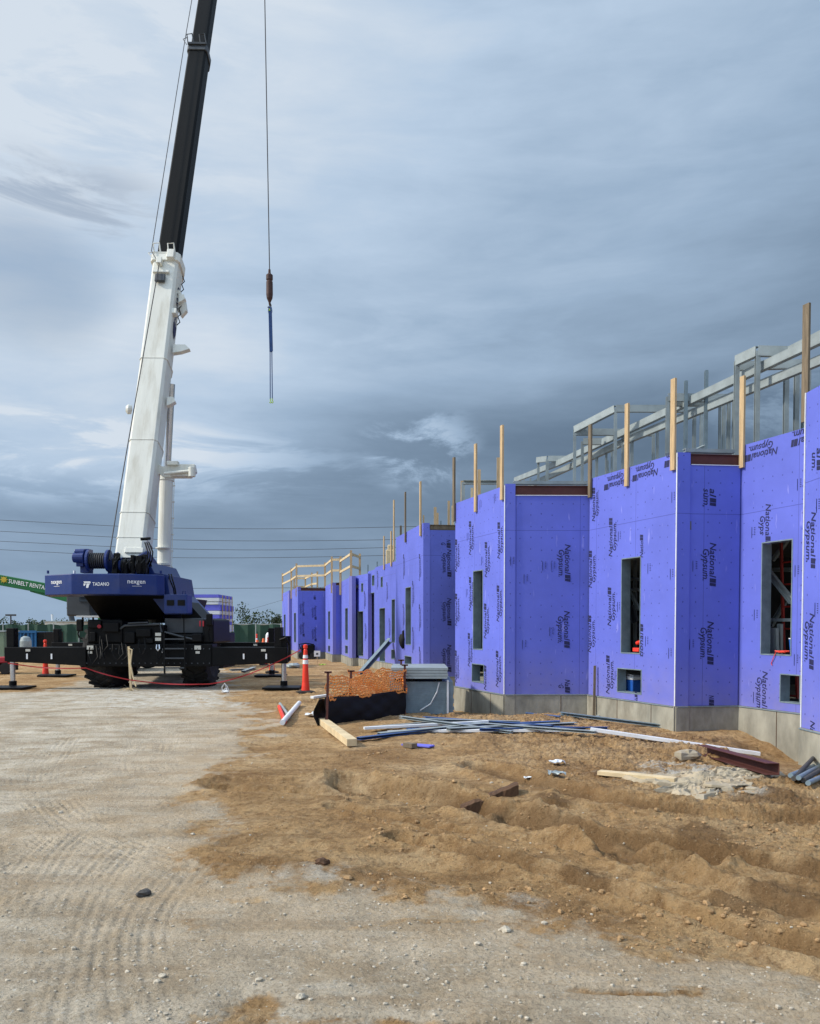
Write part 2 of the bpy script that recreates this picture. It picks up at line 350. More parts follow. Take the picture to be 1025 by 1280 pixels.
def masks(X, Y):
    ins = inside(X, Y, DIRT); d, _, _ = polyd(X, Y, DIRT[:18]); sd = np.where(ins, d, -d)
    sc = np.clip(np.hypot(X, Y)/8, .5, 3)
    sd = sd+fbm(X*1.1, Y*1.1, 5, .6)*1.3*sc*.8
    dirt = sm(sd+fbm(X*4+7, Y*4, 4, .6)*.7, -.55, .5); dirt = np.maximum(dirt, .75*sm(fbm(X*.7+3, Y*2.6+11, 5, .6), .04, .20)*sm(-np.abs(sd+1.2), -2.2, -.4)*sm(X, -1.6, .6))
    i2 = inside(X, Y, LEFTD); d, _, _ = polyd(X, Y, LEFTD+[LEFTD[0]]); dirt = np.maximum(dirt, sm(np.where(i2, d, -d)+fbm(X*.8, Y*.8)*2, -.5, .8)*.85)
    for p, a in PATCH:
        p = [(g.x, g.y) for g in [gp(*q) for q in p]]; i2 = inside(X, Y, p); d, _, _ = polyd(X, Y, p+[p[0]])
        dirt = np.maximum(dirt, a*sm(np.where(i2, d, -d)+fbm(X*3, Y*3, 5, .6)*.5, -.12, .2))
    pale = np.zeros(X.shape)
    for p, a in PALE:
        p = [(g.x, g.y) for g in [gp(*q) for q in p]]; i2 = inside(X, Y, p); d, _, _ = polyd(X, Y, p+[p[0]])
        s = np.clip(math.hypot(*p[0])/7, .4, 2)
        pale = np.maximum(pale, a*sm(np.where(i2, d, -d)+fbm(X*1.7, Y*1.7, 5, .6)*1.4*s, -.2*s, .35*s))
    global TINT
    TINT = sm(sd+fbm(X*.9+20, Y*.9, 4, .6)*1.5, -2.4, .2)*.5
    return dirt, pale
WALLLINE = [((x-W/2)/F*y, y) for x, y in ((1150,8.4),(1003,10.8),(1008,12.5),(923,13.85),(845,13.65),(736,16.06),(631,16.06),(569,18.4),(570,21.8),(529,21.7),(495,25.3),(496,28.9))]
_w = sorted(WALLLINE, key=lambda p: p[1]); WLY = [p[1] for p in _w]; WLX = [p[0] for p in _w]
def height(X, Y, dirt=None):
    X = np.asarray(X, float); Y = np.asarray(Y, float)
    if dirt is None: dirt, _ = masks(X, Y)
    R = np.hypot(X, Y)
    near = np.clip((70-R)/45, 0, 1)
    # rough band of churned dirt in front of the building
    wx = X-np.interp(Y, [4, 8, 11, 13.7, 16, 18.4, 25, 50], [7, 6, 5, 4.3, 2.6, 1.0, -.4, -7.6])
    churn = sm(wx, -5.5, -1.2)*near*dirt*sm(-Y, -40, -20)
    z = dirt*near*(fbm(X*.55, Y*.55, 3)*.09+fbm(X*1.9+5, Y*1.9, 4, .55)*.06)
    rid = 1-np.abs(fbm(X*2.3+31, Y*2.3+7, 4, .55))*4
    z += churn*(rid*.045+fbm(X*4+3, Y*4, 6, .76)*.10+(.5-np.abs(fbm(X*7+3, Y*9, 6, .75))*4)*.036+np.maximum(fbm(X*13, Y*13, 4, .7), .04)*.09+fbm(X*.9+9, Y*.9, 3)*.04)
    z += (1-dirt)*near*(fbm(X*.35, Y*.35, 3)*.05+fbm(X*7, Y*7, 4, .6)*.012)
    z += near*fbm(X*17, Y*17, 4, .7)*(.014+.045*dirt*np.clip(churn+.3, 0, 1))
    wob = fbm(X*2.2, Y*2.2, 4, .6)*.12
    for p, w, dp, bm in RUTS:
        d, t, s = polyd(X+wob*.4, Y+wob*.4, p); mod = .95+.8*fbm(t*1.6, s*3+w*50, 3)
        z += -dp*1.25*mod*np.exp(-(d/w)**6)+bm*1.1*mod*np.exp(-((d-w*1.5)/(w*.55))**2)*(1+fbm(X*9, Y*9, 3)*1.2)
    d, t, s = polyd(X+wob*.7, Y+wob*.7, RUTS[0][0]); sd_ = -s*d+fbm(X*5, Y*5, 4, .6)*.12
    z += .04*sm(sd_, -.035, .035)*np.exp(-(d/.8)**2)*np.clip(.8+2*fbm(t*1.1, d*0+5, 2), 0, 1.4)*dirt
    d, t, s = polyd(X+wob*.6, Y-wob*.4, RUTS[3][0]); z += .06*sm(-s*d+fbm(X*4, Y*4, 4, .6)*.12, -.06, .06)*np.exp(-(d/.6)**2)*dirt
    for p, w in TRK:
        d, t, s = polyd(X, Y, p); m = np.exp(-(d/(w*.8))**8)*(.3+.7*sm(fbm(X*.8+w*9, Y*.8, 3), -.15, .12))*np.clip((24-R)/10, 0, 1)
        z += m*(-.006+.0026*np.sign(np.sin(d*2*math.pi/.068+fbm(t*1.2,d*0,2)*1.2))*np.abs(np.sin(d*2*math.pi/.068+fbm(t*1.2,d*0,2)*1.2))**.6+(.003 if w > .27 else .0008)*np.sin((t+np.abs(d)*1.3)*2*math.pi/.085+4*fbm(X*2, Y*2, 2)))*np.clip(1.0+2.6*fbm(X*3+w*20, Y*3, 4), 0, 2)
    for (cx, cy, a, r) in ((5.9, 12.1, -.42, .9), (5.2, 10.6, -.12, 1.0), (1.0, 17.6, -.2, 1.2), (4.6, 13.4, .04, .8), (2.9, 15.5, .10, .9), (-.1, 13.6, .12, .5), (1.0, 11.9, .08, .5), (-.75, 13.9, .06, .5), (3.9, 6.1, -.07, .35), (3.0, 6.9, -.05, .3), (4.6, 8.6, .08, .6), (3.6, 8.6, .05, .5)):
        z += a*np.exp(-((X-cx)**2+(Y-cy)**2)/r**2)
    wd_, _, _ = polyd(X, Y, WALLLINE); nw = np.exp(-(wd_/.75)**2)
    nw = np.where(X > np.interp(Y, WLY, WLX)+.15, 1, nw)*np.clip((30-Y)/5, 0, 1)*(Y > 6)
    zl = np.interp(Y, [9, 10.8, 11.6, 12.6, 13.2, 13.9, 16, 18.4, 21, 29], [-.15, -.12, -.30, -.40, -.16, -.04, -.09, -.18, -.1, 0])
    z = z*(1-nw)+(zl+fbm(X*3, Y*3, 4)*.10)*nw
    # level pads where the crane stands
    pad = np.clip(1-np.hypot((X+6.6)/6.5, (Y-25)/6), 0, 1); z *= 1-.7*sm(pad, 0, .4)
    return z
def gh(x, y): return float(height(np.array([x]), np.array([y]))[0])

dys = np.arange(700, 18, -.75); Rr = CAMZ*F/dys
Rr = np.concatenate([[.4, .9, 1.5, 2.0], Rr[Rr > 2.3], 1.03**np.arange(1, 145)*Rr[-1]])
th = np.radians(np.concatenate([np.arange(-180, -34, 4), np.arange(-34, 34.01, .088), np.arange(38, 180, 4)]))
RR, TT = np.meshgrid(Rr, th, indexing='ij'); GX = RR*np.sin(TT); GY = RR*np.cos(TT)
dm, pm = masks(GX.ravel(), GY.ravel()); tm = TINT; GZ = height(GX.ravel(), GY.ravel(), dm)
nr, nt_ = RR.shape
idx = np.arange(nr*nt_).reshape(nr, nt_); nx = np.roll(idx, -1, 1)
quads = np.stack([idx[:-1], idx[1:], nx[1:], nx[:-1]], -1).reshape(-1, 4)
me = bpy.data.meshes.new('ground'); nv = nr*nt_
me.vertices.add(nv+1); co = np.zeros((nv+1, 3)); co[:nv, 0] = GX.ravel(); co[:nv, 1] = GY.ravel(); co[:nv, 2] = GZ; me.vertices.foreach_set('co', co.ravel())
tris = np.stack([np.full(nt_, nv), idx[0], nx[0]], -1)
me.loops.add(quads.size+tris.size); me.loops.foreach_set('vertex_index', np.concatenate([quads.ravel(), tris.ravel()]).astype(np.int32))
nq, ntr = len(quads), len(tris); me.polygons.add(nq+ntr)
me.polygons.foreach_set('loop_start', np.concatenate([np.arange(nq)*4, nq*4+np.arange(ntr)*3]).astype(np.int32))
me.update(calc_edges=True); me.polygons.foreach_set('use_smooth', np.ones(nq+ntr, bool))
for nm, arr in (('tint', tm), ('dirt', dm), ('pale', pm), ('dark_soil', dark_soil(GX.ravel(), GY.ravel())*dm)):
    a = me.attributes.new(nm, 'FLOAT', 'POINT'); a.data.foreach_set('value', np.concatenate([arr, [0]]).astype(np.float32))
gnd = bpy.data.objects.new('ground', me); COL.objects.link(gnd); gnd['kind'] = 'structure'

def ground_mat():
    m = bpy.data.materials.new('ground_dirt_gravel'); m.use_nodes = True; nt = m.node_tree; N = nt.nodes; L = nt.links; b = N['Principled BSDF']
    b.inputs['Roughness'].default_value = .95; b.inputs['Specular IOR Level'].default_value = .15
    geo = N.new('ShaderNodeNewGeometry')
    def noise(sc, det=6, ro=.6, stretch=None):
        n = N.new('ShaderNodeTexNoise'); n.inputs['Scale'].default_value = sc; n.inputs['Detail'].default_value = det; n.inputs['Roughness'].default_value = ro
        if stretch:
            mp = N.new('ShaderNodeMapping'); mp.inputs['Scale'].default_value = stretch; L.new(geo.outputs['Position'], mp.inputs[0]); L.new(mp.outputs[0], n.inputs['Vector'])
        else: L.new(geo.outputs['Position'], n.inputs['Vector'])
        return n.outputs['Fac']
    def ramp(f, stops):
        r = N.new('ShaderNodeValToRGB'); e = r.color_ramp.elements
        while len(e) < len(stops): e.new(.5)
        for i, (p, c) in enumerate(stops): e[i].position = p; e[i].color = (*c, 1)
        L.new(f, r.inputs[0]); return r.outputs[0]
    def mix(f, a, b2, mode='MIX'):
        x = N.new('ShaderNodeMix'); x.data_type = 'RGBA'; x.blend_type = mode
        if isinstance(f, float): x.inputs['Factor'].default_value = f
        else: L.new(f, x.inputs['Factor'])
        L.new(a, x.inputs['A']); L.new(b2, x.inputs['B']) if not isinstance(b2, tuple) else setattr(x.inputs['B'], 'default_value', (*b2, 1)); return x.outputs['Result']
    def att(nm): a = N.new('ShaderNodeAttribute'); a.attribute_name = nm; return a.outputs['Fac']
    def mr(f, a, b2, c=0., d=1.):
        x = N.new('ShaderNodeMapRange'); x.interpolation_type = 'SMOOTHSTEP'
        for k, v in zip(('From Min', 'From Max', 'To Min', 'To Max'), (a, b2, c, d)): x.inputs[k].default_value = v
        L.new(f, x.inputs['Value']); return x.outputs[0]
    grav = ramp(noise(1.1, 9, .68), [(.30, (.29, .235, .165)), (.5, (.52, .445, .34)), (.70, (.68, .61, .49))])
    grav = mix(mr(noise(55, 3), .5, .66, 0, .5), grav, (.17, .145, .11))
    grav = mix(mr(noise(38, 2), .62, .68, 0, .75), grav, (.62, .60, .54))
    v = N.new('ShaderNodeTexVoronoi'); v.inputs['Scale'].default_value = 48; L.new(geo.outputs['Position'], v.inputs['Vector'])
    pebble = mr(v.outputs['Distance'], .16, .30, 1, 0); 
    grav = mix(mr(noise(1.7, 7, .7), .44, .64, 0, .55), grav, (.30, .215, .125))
    grav = mix(mr(noise(13, 7, .75), .52, .66, 0, .4), grav, (.26, .21, .15))
    grav = mix(mr(noise(1.0, 8, .68, (.5, 3.4, 1)), .47, .66, 0, .55), grav, (.27, .20, .13))
    grav = mix(mr(noise(1.6, 8, .7, (.6, 2.6, 1)), .54, .70, 0, .5), grav, (.55, .50, .41))
    drt = ramp(noise(.8, 9, .65), [(.30, (.29, .16, .066)), (.5, (.51, .32, .15)), (.70, (.67, .485, .28))])
    drt = mix(mr(noise(7, 7, .7), .46, .66, 0, .55), drt, (.20, .108, .046))
    drt = mix(mr(noise(15, 7, .75), .50, .64, 0, .55), drt, (.17, .088, .036))
    drt = mix(mr(noise(19, 6, .75), .54, .68, 0, .5), drt, (.62, .46, .28))
    drt = mix(mr(noise(1.3, 9, .72, (.7, 2.2, 1)), .46, .64, 0, .5), drt, (.22, .125, .056))
    drt = mix(mr(noise(1.9, 8, .7, (.6, 2.0, 1)), .55, .70, 0, .45), drt, (.46, .32, .18))
    drt = mix(mr(att('dark_soil'), .15, .9, 0, .75), drt, (.18, .10, .044))
    drt = mix(mr(noise(45, 3), .60, .70, 0, .4), drt, (.50, .38, .23))
    tn = N.new('ShaderNodeMath'); tn.operation = 'MULTIPLY'; L.new(att('tint'), tn.inputs[0]); L.new(mr(noise(2.2, 8, .72), .36, .60, .25, 1), tn.inputs[1])
    grav = mix(tn.outputs[0], grav, (.44, .30, .165))
    pal = ramp(noise(5, 8, .7), [(.3, (.38, .33, .25)), (.6, (.62, .58, .50))])
    dn = N.new('ShaderNodeMath'); dn.operation = 'ADD'; L.new(att('dirt'), dn.inputs[0])
    dd = N.new('ShaderNodeMath'); dd.operation = 'MULTIPLY_ADD'; L.new(noise(4.5, 8, .7), dd.inputs[0]); dd.inputs[1].default_value = 1.5; dd.inputs[2].default_value = -.75; L.new(dd.outputs[0], dn.inputs[1])
    c = mix(mr(dn.outputs[0], .3, .7), grav, drt)
    pn = N.new('ShaderNodeMath'); pn.operation = 'MULTIPLY'; L.new(att('pale'), pn.inputs[0]); L.new(mr(noise(3.2, 7, .7), .38, .6), pn.inputs[1])
    c = mix(mr(pn.outputs[0], .05, .9), c, pal)
    L.new(c, b.inputs['Base Color'])
    b0 = N.new('ShaderNodeBump'); b0.inputs['Distance'].default_value = .07; b0.inputs['Strength'].default_value = .9
    hm = N.new('ShaderNodeMath'); hm.operation = 'MULTIPLY'; L.new(noise(8.5, 8, .78), hm.inputs[0]); L.new(mr(att('dirt'), .2, .9, .12, 1), hm.inputs[1]); L.new(hm.outputs[0], b0.inputs['Height'])
    b1 = N.new('ShaderNodeBump'); L.new(b0.outputs[0], b1.inputs['Normal']); b1.inputs['Distance'].default_value = .035; b1.inputs['Strength'].default_value = 1.0; L.new(noise(26, 9, .72), b1.inputs['Height'])
    b2 = N.new('ShaderNodeBump'); b2.inputs['Distance'].default_value = .012; b2.inputs['Strength'].default_value = .6; L.new(pebble, b2.inputs['Height']); L.new(b1.outputs[0], b2.inputs['Normal'])
    L.new(b2.outputs[0], b.inputs['Normal'])
    return m
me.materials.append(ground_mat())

# loose gravel: stuff
rnd = random.Random(3); g = MB(); gd = MB(); cand = []
xs = []; 
for i in range(5200):
    r = 2.9*math.exp(rnd.random()*1.75); a = math.radians(rnd.uniform(-30, 30)); xs.append((r*math.sin(a), r*math.cos(a)))
A = np.array(xs); dmm, _ = masks(A[:, 0], A[:, 1]); hh = height(A[:, 0], A[:, 1], dmm); clump = fbm(A[:, 0]*1.3, A[:, 1]*1.3, 3)
for (x, y), d, h, cl in zip(xs, dmm, hh, clump):
    if rnd.random() < .55*d+(.3 if cl < 0 else 0): continue
    s = .0035+.0085*rnd.random()**2.5
    if rnd.random() < .03: s *= 2.0
    (gd if (d > .5 and rnd.random() < .6) else g).rock((x, y, h+s*.2), s*1.2, s, s*.7, rnd, 6, 3)
o = g.build('gravel', 'stone'); o['kind'] = 'stuff'; o['label'] = 'pale gravel scattered over the track and the dirt'; o['category'] = 'gravel'
M['clod'] = mat('dirt_clod', (.34, .21, .10), .95, 0, .3, 14, bump=.6, bscale=60)
rnd2 = random.Random(8); xs = []
for i in range(5000):
    px = rnd2.uniform(420, 1060); py = 925+rnd2.random()**1.3*260; q = gp(px, py); xs.append((q.x, q.y))
A = np.array(xs); dmm, _ = masks(A[:, 0], A[:, 1]); hh = height(A[:, 0], A[:, 1], dmm); clump = fbm(A[:, 0]*1.6+4, A[:, 1]*1.6, 3)
for (x, y), d, h, cl in zip(xs, dmm, hh, clump):
    if d < .6 or cl < .03: continue
    s = .004+.022*rnd2.random()**6; gd.rock((x, y, h+s*.25), s*1.2, s, s*.75, rnd2, 7, 4)
o = gd.build('dirt_clods', 'clod'); o['kind'] = 'stuff'; o['label'] = 'crumbled brown dirt clods on the churned ground'; o['category'] = 'dirt clods'

# single stones that can be told apart
STN = [(180,1116,.045,'darkstone','dark flat stone lying alone on the pale track at left'),
       (403,1088,.045,'rusty','dark brown clod of stone on a white dusty patch'),
       (632,1163,.03,'stone','white pointed stone at the edge of dirt and grey track'),
       (203,1222,.02,'stone','small grey stone near the bottom of the track, left of centre'),
       (376,1250,.022,'stone','rounded grey stone at the very bottom left of centre'),
       (241,1043,.018,'stone','pale stone beside the brown edge of the dirt'),
       (858,955,.13,'slabrock','white block of broken concrete on top of the rubble slab')]
for i, (px, py, s, mt, lb) in enumerate(STN):
    q = gp(px, py); z = gh(q.x, q.y); m_ = MB().rock((q.x, q.y, z+s*.35), s*1.3, s, s*.62, random.Random(i+4), 9, 6)
    tag(m_.build('rock', mt, None, (q.x, q.y, z), bevel=.002), lb, 'rock', 'single stones')

# ================================================================ BUILDING
ZB = .35
class Face:
    def __init__(s, x0, Y0, x1, Y1, zt, zb=ZB):
        s.a = Vector(((x0-W/2)/F*Y0, Y0)); s.b = Vector(((x1-W/2)/F*Y1, Y1)); s.zt = zt; s.zb = zb
        s.d = (s.b-s.a); s.L = s.d.length; s.d /= s.L; s.n = Vector((s.d.y, -s.d.x))     # outward (towards camera side)
    def sz(s, px, py):
        r = ray(px, py); den = r.x*s.n.x+r.y*s.n.y; t = (s.a.x*s.n.x+s.a.y*s.n.y)/den
        return (r.x*t-s.a.x)*s.d.x+(r.y*t-s.a.y)*s.d.y, CAMZ+r.z*t
    def inp(s, px, py, inn):      # point on a plane set back inside the wall
        r = ray(px, py); den = r.x*s.n.x+r.y*s.n.y; t = (s.a.x*s.n.x+s.a.y*s.n.y-inn)/den
        return Vector((r.x*t, r.y*t, CAMZ+r.z*t))
    def p(s, u, z, off=0.0):
        q = s.a+s.d*u+s.n*off; return Vector((q.x, q.y, z))
    def hole(s, px0, px1, py0, py1):
        u0, _ = s.sz(px0, (py0+py1)/2); u1, _ = s.sz(px1, (py0+py1)/2); um = (px0+px1)/2
        return (u0, u1, s.sz(um, py1)[1], s.sz(um, py0)[1])
bld = thing('building', 'long zigzag single storey building under construction clad in purple sheathing boards', 'building', (2.5, 17, 0))
T = .16
def wall(face, holes, wm, name='wall_panel', ink=None, T=T):
    us = sorted({0, face.L}|{h[0] for h in holes}|{h[1] for h in holes}); zs = sorted({face.zb, face.zt}|{h[2] for h in holes}|{h[3] for h in holes})
    v = []; f = []; uvs = []
    def q(pts, uv):
        b = len(v); v.extend([tuple(p) for p in pts]); f.append(tuple(range(b, b+4))); uvs.extend(uv)
    inh = lambda u, z: any(h[0] <= u <= h[1] and h[2] <= z <= h[3] for h in holes)
    for u0, u1 in zip(us[:-1], us[1:]):
        for z0, z1 in zip(zs[:-1], zs[1:]):
            if inh((u0+u1)/2, (z0+z1)/2): continue
            q([face.p(u0, z0), face.p(u1, z0), face.p(u1, z1), face.p(u0, z1)], [(u0, z0), (u1, z0), (u1, z1), (u0, z1)])
            q([face.p(u1, z0, -T), face.p(u0, z0, -T), face.p(u0, z1, -T), face.p(u1, z1, -T)], [(u0, z0), (u1, z0), (u1, z1), (u0, z1)])
    e = [(0, 0)]*4
    for u in (0, face.L): q([face.p(u, face.zb), face.p(u, face.zb, -T), face.p(u, face.zt, -T), face.p(u, face.zt)], e)
    for z in (face.zb, face.zt): q([face.p(0, z), face.p(0, z, -T), face.p(face.L, z, -T), face.p(face.L, z)], e)
    me = bpy.data.meshes.new(name); O = ORG[bld.name]; me.from_pydata([tuple(Vector(x)-O) for x in v], [], f)
    ul = me.uv_layers.new(name='UVMap'); ul.data.foreach_set('uv', [c for x in uvs for c in x]); me.materials.append(wm)
    o = bpy.data.objects.new(name, me); COL.objects.link(o); o.parent = bld; ORG[o.name] = O
    # galvanised liner round each opening (jambs, head, sill)
    for (u0, u1, z0, z1) in holes:
        m_ = MB(); t = min(.014, (u1-u0)*.1); dpt = T+.02
        def b8(a0, a1, b0, b1): m_.quadbox([face.p(a0, b0, .006), face.p(a1, b0, .006), face.p(a1, b0, -dpt), face.p(a0, b0, -dpt), face.p(a0, b1, .006), face.p(a1, b1, .006), face.p(a1, b1, -dpt), face.p(a0, b1, -dpt)])
        b8(u0-.004, u0+t, z0, z1); b8(u1-t, u1+.004, z0, z1); b8(u0+t+.001, u1-t-.001, z1-t, z1+.004); b8(u0+t+.001, u1-t-.001, z0-.004, z0+t)
        m_.build('window_frame' if z0 > .6 or z1 < 1.4 else 'door_frame', 'galvdark', o)
    if ink:
        for it in ink:
            m_ = MB()
            px, py, ori = it[:3]; part = it[3] if len(it) > 3 else None; sc = it[4] if len(it) > 4 else 1
            u, z = face.sz(px, py); c = face.p(u, z, .004)
            R3 = Vector((face.d.x, face.d.y, 0)); U3 = Vector((0, 0, 1))
            if ori == 'D': ri, up = -U3, R3        # reads downward
            elif ori == 'U': ri, up = U3, -R3      # reads upward
            elif ori == 'I': ri, up = -R3, -U3     # upside down
            elif ori == 'M':
                for k in range(4): m_.beam(c+U3*(k*.022-.11)+R3*0, c+U3*(k*.022+.0), .004, .006)
                for k in range(5): m_.beam(c+R3*.05+U3*(k*.028-.06), c+R3*.075+U3*(k*.028-.06), .003, .008)
                m_.build('printed_mark', 'ink', o); continue
            sc *= 1.08; size = .145*sc
            a, b2 = ('National', 'Gypsum.') if not part else part
            c1 = c+up*.05*sc; c2 = c-up*.075*sc
            if a: 
                wd = .066*sc*len(a)
                put_text(m_, a, c1-ri*.07*sc, ri, up, size, wd, .011, .22)
                e0 = c1+ri*(wd/2-.052*sc)
                for k, (w_, hh_) in enumerate(((.062, .098), (.045, .098))):   # the block mark after the word
                    p0 = e0+ri*(k*.070*sc)+up*.052*sc
                    b = len(m_.v); m_.v += [tuple(p0), tuple(p0+ri*w_*sc), tuple(p0+ri*(w_-.012)*sc-up*hh_*sc), tuple(p0-ri*.012*sc-up*hh_*sc)]; m_.f.append((b, b+1, b+2, b+3))
            if b2: put_text(m_, b2, c2+ri*.0, ri, up, size, .068*sc*len(b2), .011, .22)
            m_.build('printed_lettering', 'ink', o)
    return o
def foundation(face, zbot=-.6, off=.03):
    m_ = MB(); m_.quadbox([face.p(-.0, zbot, off), face.p(face.L, zbot, off), face.p(face.L, zbot, -.3), face.p(0, zbot, -.3), face.p(0, face.zb-.004, off), face.p(face.L, face.zb-.004, off), face.p(face.L, face.zb-.004, -.3), face.p(0, face.zb-.004, -.3)])
    fo = m_.build('foundation', 'concrete', bld); n = int(face.L/1.1)
    for i in range(1, n+1):
        u = face.L*i/(n+.6); MB().beam(face.p(u, zbot+.1, off+.001), face.p(u, face.zb-.006, off+.001), .006, .012, up=(face.d.x, face.d.y, 0)).build('form_joint', 'rusty', fo)
    MB().beam(face.p(.02, face.zb-.012, off+.004), face.p(face.L-.02, face.zb-.012, off+.004), .02, .014).build('sill_strip', 'galvdark', fo)
def fascia(face, z0, z1, m='rust'):
    mb = MB(); h = z1-z0; p0 = face.p(.0, (z0+z1)/2, -.06); p1 = face.p(face.L, (z0+z1)/2, -.06)
    mb.chan(p0, p1, .12, h, .012); mb.beam(face.p(0, (z0+z1)/2, -.03), face.p(face.L, (z0+z1)/2, -.03), .012, h-.03)
    mb.build('fascia_beam', m, bld)

FD = Face(1003, 10.8, 1150, 8.4, 4.62)
FC = Face(923, 13.85, 1008, 12.5, 4.60)
FBC = Face(861, 13.72, 923, 13.82, 4.27); FBCs = Face(845, 13.65, 861, 13.68, 4.46)
FB = Face(736, 16.06, 845, 13.65, 4.45)
FAB = Face(643, 16.08, 736, 16.1, 4.14); FABs = Face(631, 16.06, 643.5, 16.06, 4.36)
FA = Face(569, 18.4, 631, 16.06, 4.33)
FEd = Face(537, 21.7, 570, 21.8, 4.13); FEs = Face(529, 21.7, 537, 21.7, 4.31)
FE = Face(495, 25.3, 529, 21.7, 4.31)
FF = Face(469, 32.2, 496, 28.9, 3.9)
FR = Face(460, 34.0, 469, 32.6, 3.86)
FG = Face(444, 35.2, 460, 33.4, 3.75)
FHs = Face(440, 34.6, 445, 34.8, 3.72)
FH = Face(427, 39, 440, 34.6, 3.72)
FHI = Face(416, 39, 427, 39.1, 3.55); FI = Face(407, 42.6, 416, 39, 3.68)
FIJ = Face(372.5, 42.6, 407, 42.8, 3.45); FJ = Face(365, 47, 372.5, 42.6, 3.66)
FJK = Face(361.5, 47, 365, 47.1, 3.5); FK = Face(353, 52, 361.5, 47, 3.66)
m4 = lambda pts: [(x, y, 'M') for x, y in pts]
wall(FD, [], WM[2], ink=[(1014,676,'D'),(1012,802,'D'),(1013,915,'D',('Na',None)),(1021,575,'D',('al','um.'))]+m4([(1021,630),(1019,760)]))
wall(FC, [FC.hole(951.6,990,676,819), FC.hole(975,1000.5,843,879)], WM[1], ink=[(957,656,'D',('Nationa','Gyps')),(953,867,'D'),(951,564,'I'),(1000,547,'I',('nal','sum.'))]+m4([(940,664),(943,767),(942,870),(997,604),(994,712),(993,823)]))
wall(FBC, [], WM[0], ink=[(887,706,'D'),(884,804,'D'),(887,622,'D',('al','sum,')),(886,876,'D',('N',None),.8)]+m4([(866,706),(862,804)]))
wall(FBCs, [], WM[3]); fascia(Face(861, 13.72, 923, 13.82, 4.27), 4.285, 4.45)
wall(FB, [FB.hole(776.6,800.7,697,817), FB.hole(771.6,802,836,866.5)], WM[0], ink=[(765.6,671,'U'),(764,758,'U'),(762,843,'U'),(740,711,'U'),(739,792,'U'),(744,630,'U',None,.9),(804,682,'U',('Natio',None),.8),(804,800,'U',('tional',None)),(797,872,'U',('Na',None),.7),(769,602,'I'),(806,590,'I'),(839,574,'I',('nal','sum.'))]+m4([(773,669),(772,757),(810,709),(807,800),(838,716),(836,815),(840,620),(769,843)]))
wall(FAB, [], WM[1], ink=[(706,704,'D'),(705,787,'D'),(706,858,'D',('Na','G'),.9)]+m4([(655,722),(653,804),(689,706),(687,788),(678,706)]))
wall(FABs, [], WM[3], ink=m4([(638,700)])); fascia(Face(643, 16.08, 736, 16.1, 4.14), 4.155, 4.33)
wall(FA, [FA.hole(591.5,603.6,713,812), FA.hole(590,605,830,853)], WM[2], ink=[(625,675,'U'),(624,754,'U'),(623,836,'U'),(609,699,'U'),(608,776,'U'),(589,672,'U'),(589,742,'U'),(587.5,812,'U'),(571.5,694,'U'),(571.5,762,'U'),(571,833,'U'),(608,847,'U',('Natio',None))]+m4([(602,700),(584,670),(583,740),(618,622),(600,630)]))
wall(FEd, [], WM[1], ink=[(559,704,'D'),(559,765,'D'),(559,823,'D'),(558,680,'D',('N','G'))]); wall(FEs, [], WM[3]); fascia(Face(537, 21.7, 570, 21.8, 4.13), 4.145, 4.27, 'timberold')
wall(FE, [FE.hole(507,513.8,734,806), FE.hole(506,514.5,820,834)], WM[0], ink=[(525,709,'U'),(525,772,'U'),(525,825,'U'),(516.5,742,'U'),(516.5,800,'U'),(505,708,'U'),(504.5,770,'U')])
wall(FF, [FF.hole(489.7,493.8,749,803), FF.hole(489.2,493.6,812,824), FF.hole(474.5,481.3,760,827), FF.hole(476,478.5,721,734)], WM[1], ink=[(472,725,'U'),(484,740,'U'),(487,785,'U')])
wall(FR, [FR.hole(461.5,468,741,833), FR.hole(461,463,720,733), FR.hole(465,468,719,732)], WM[3])
wall(FG, [FG.hole(447,454,764,820), FG.hole(451.6,454,729,740)], WM[2], ink=[(456,750,'U'),(457,790,'U')])
wall(FH, [FH.hole(431.6,434.8,760,800), FH.hole(431.6,434.8,807,817)], WM[0], ink=[(437,745,'U'),(437,785,'U')]); wall(FHs, [], WM[1])
wall(FHI, [], WM[1]); wall(FI, [FI.hole(410.3,412.6,764,799), FI.hole(410.3,412.6,807,815)], WM[2])
wall(FIJ, [], WM[0], ink=[(378,761,'D'),(378,787,'D'),(393,766,'D'),(393,793,'D'),(392,747,'D',('N',None))]); wall(FJ, [FJ.hole(367.6,370,766,803)], WM[1]); wall(FJK, [], WM[0]); wall(FK, [FK.hole(355,357,768,803)], WM[2])
fascia(FHI, 3.56, 3.68, 'rust'); fascia(FIJ, 3.46, 3.6, 'rust')
for fc in (FD, FC, FBCs, FBC, FB, FABs, FAB, FA, FEs, FEd, FE, FF, FR, FG, FHs, FH, FHI, FI, FIJ, FJ, FJK, FK): foundation(fc)
MB().quadbox([FR.p(FR.sz(461.2,780)[0], .4, -.14), FR.p(FR.sz(468.2,780)[0], .4, -.14), FR.p(FR.sz(468.2,780)[0], .4, -.155), FR.p(FR.sz(461.2,780)[0], .4, -.155), FR.p(FR.sz(461.2,780)[0], 3.0, -.14), FR.p(FR.sz(468.2,780)[0], 3.0, -.14), FR.p(FR.sz(468.2,780)[0], 3.0, -.155), FR.p(FR.sz(461.2,780)[0], 3.0, -.155)]).build('door', WM[3], bld)
for fc, uu_ in ((FD, 0), (FB, FB.L), (FA, FA.L)): MB().beam(fc.p(uu_-(.008 if uu_ else -.008), fc.zb, .008), fc.p(uu_-(.008 if uu_ else -.008), fc.zt, .008), .012, .018, up=(fc.d.x, fc.d.y, 0)).build('board_edge', 'whiteplain', bld)
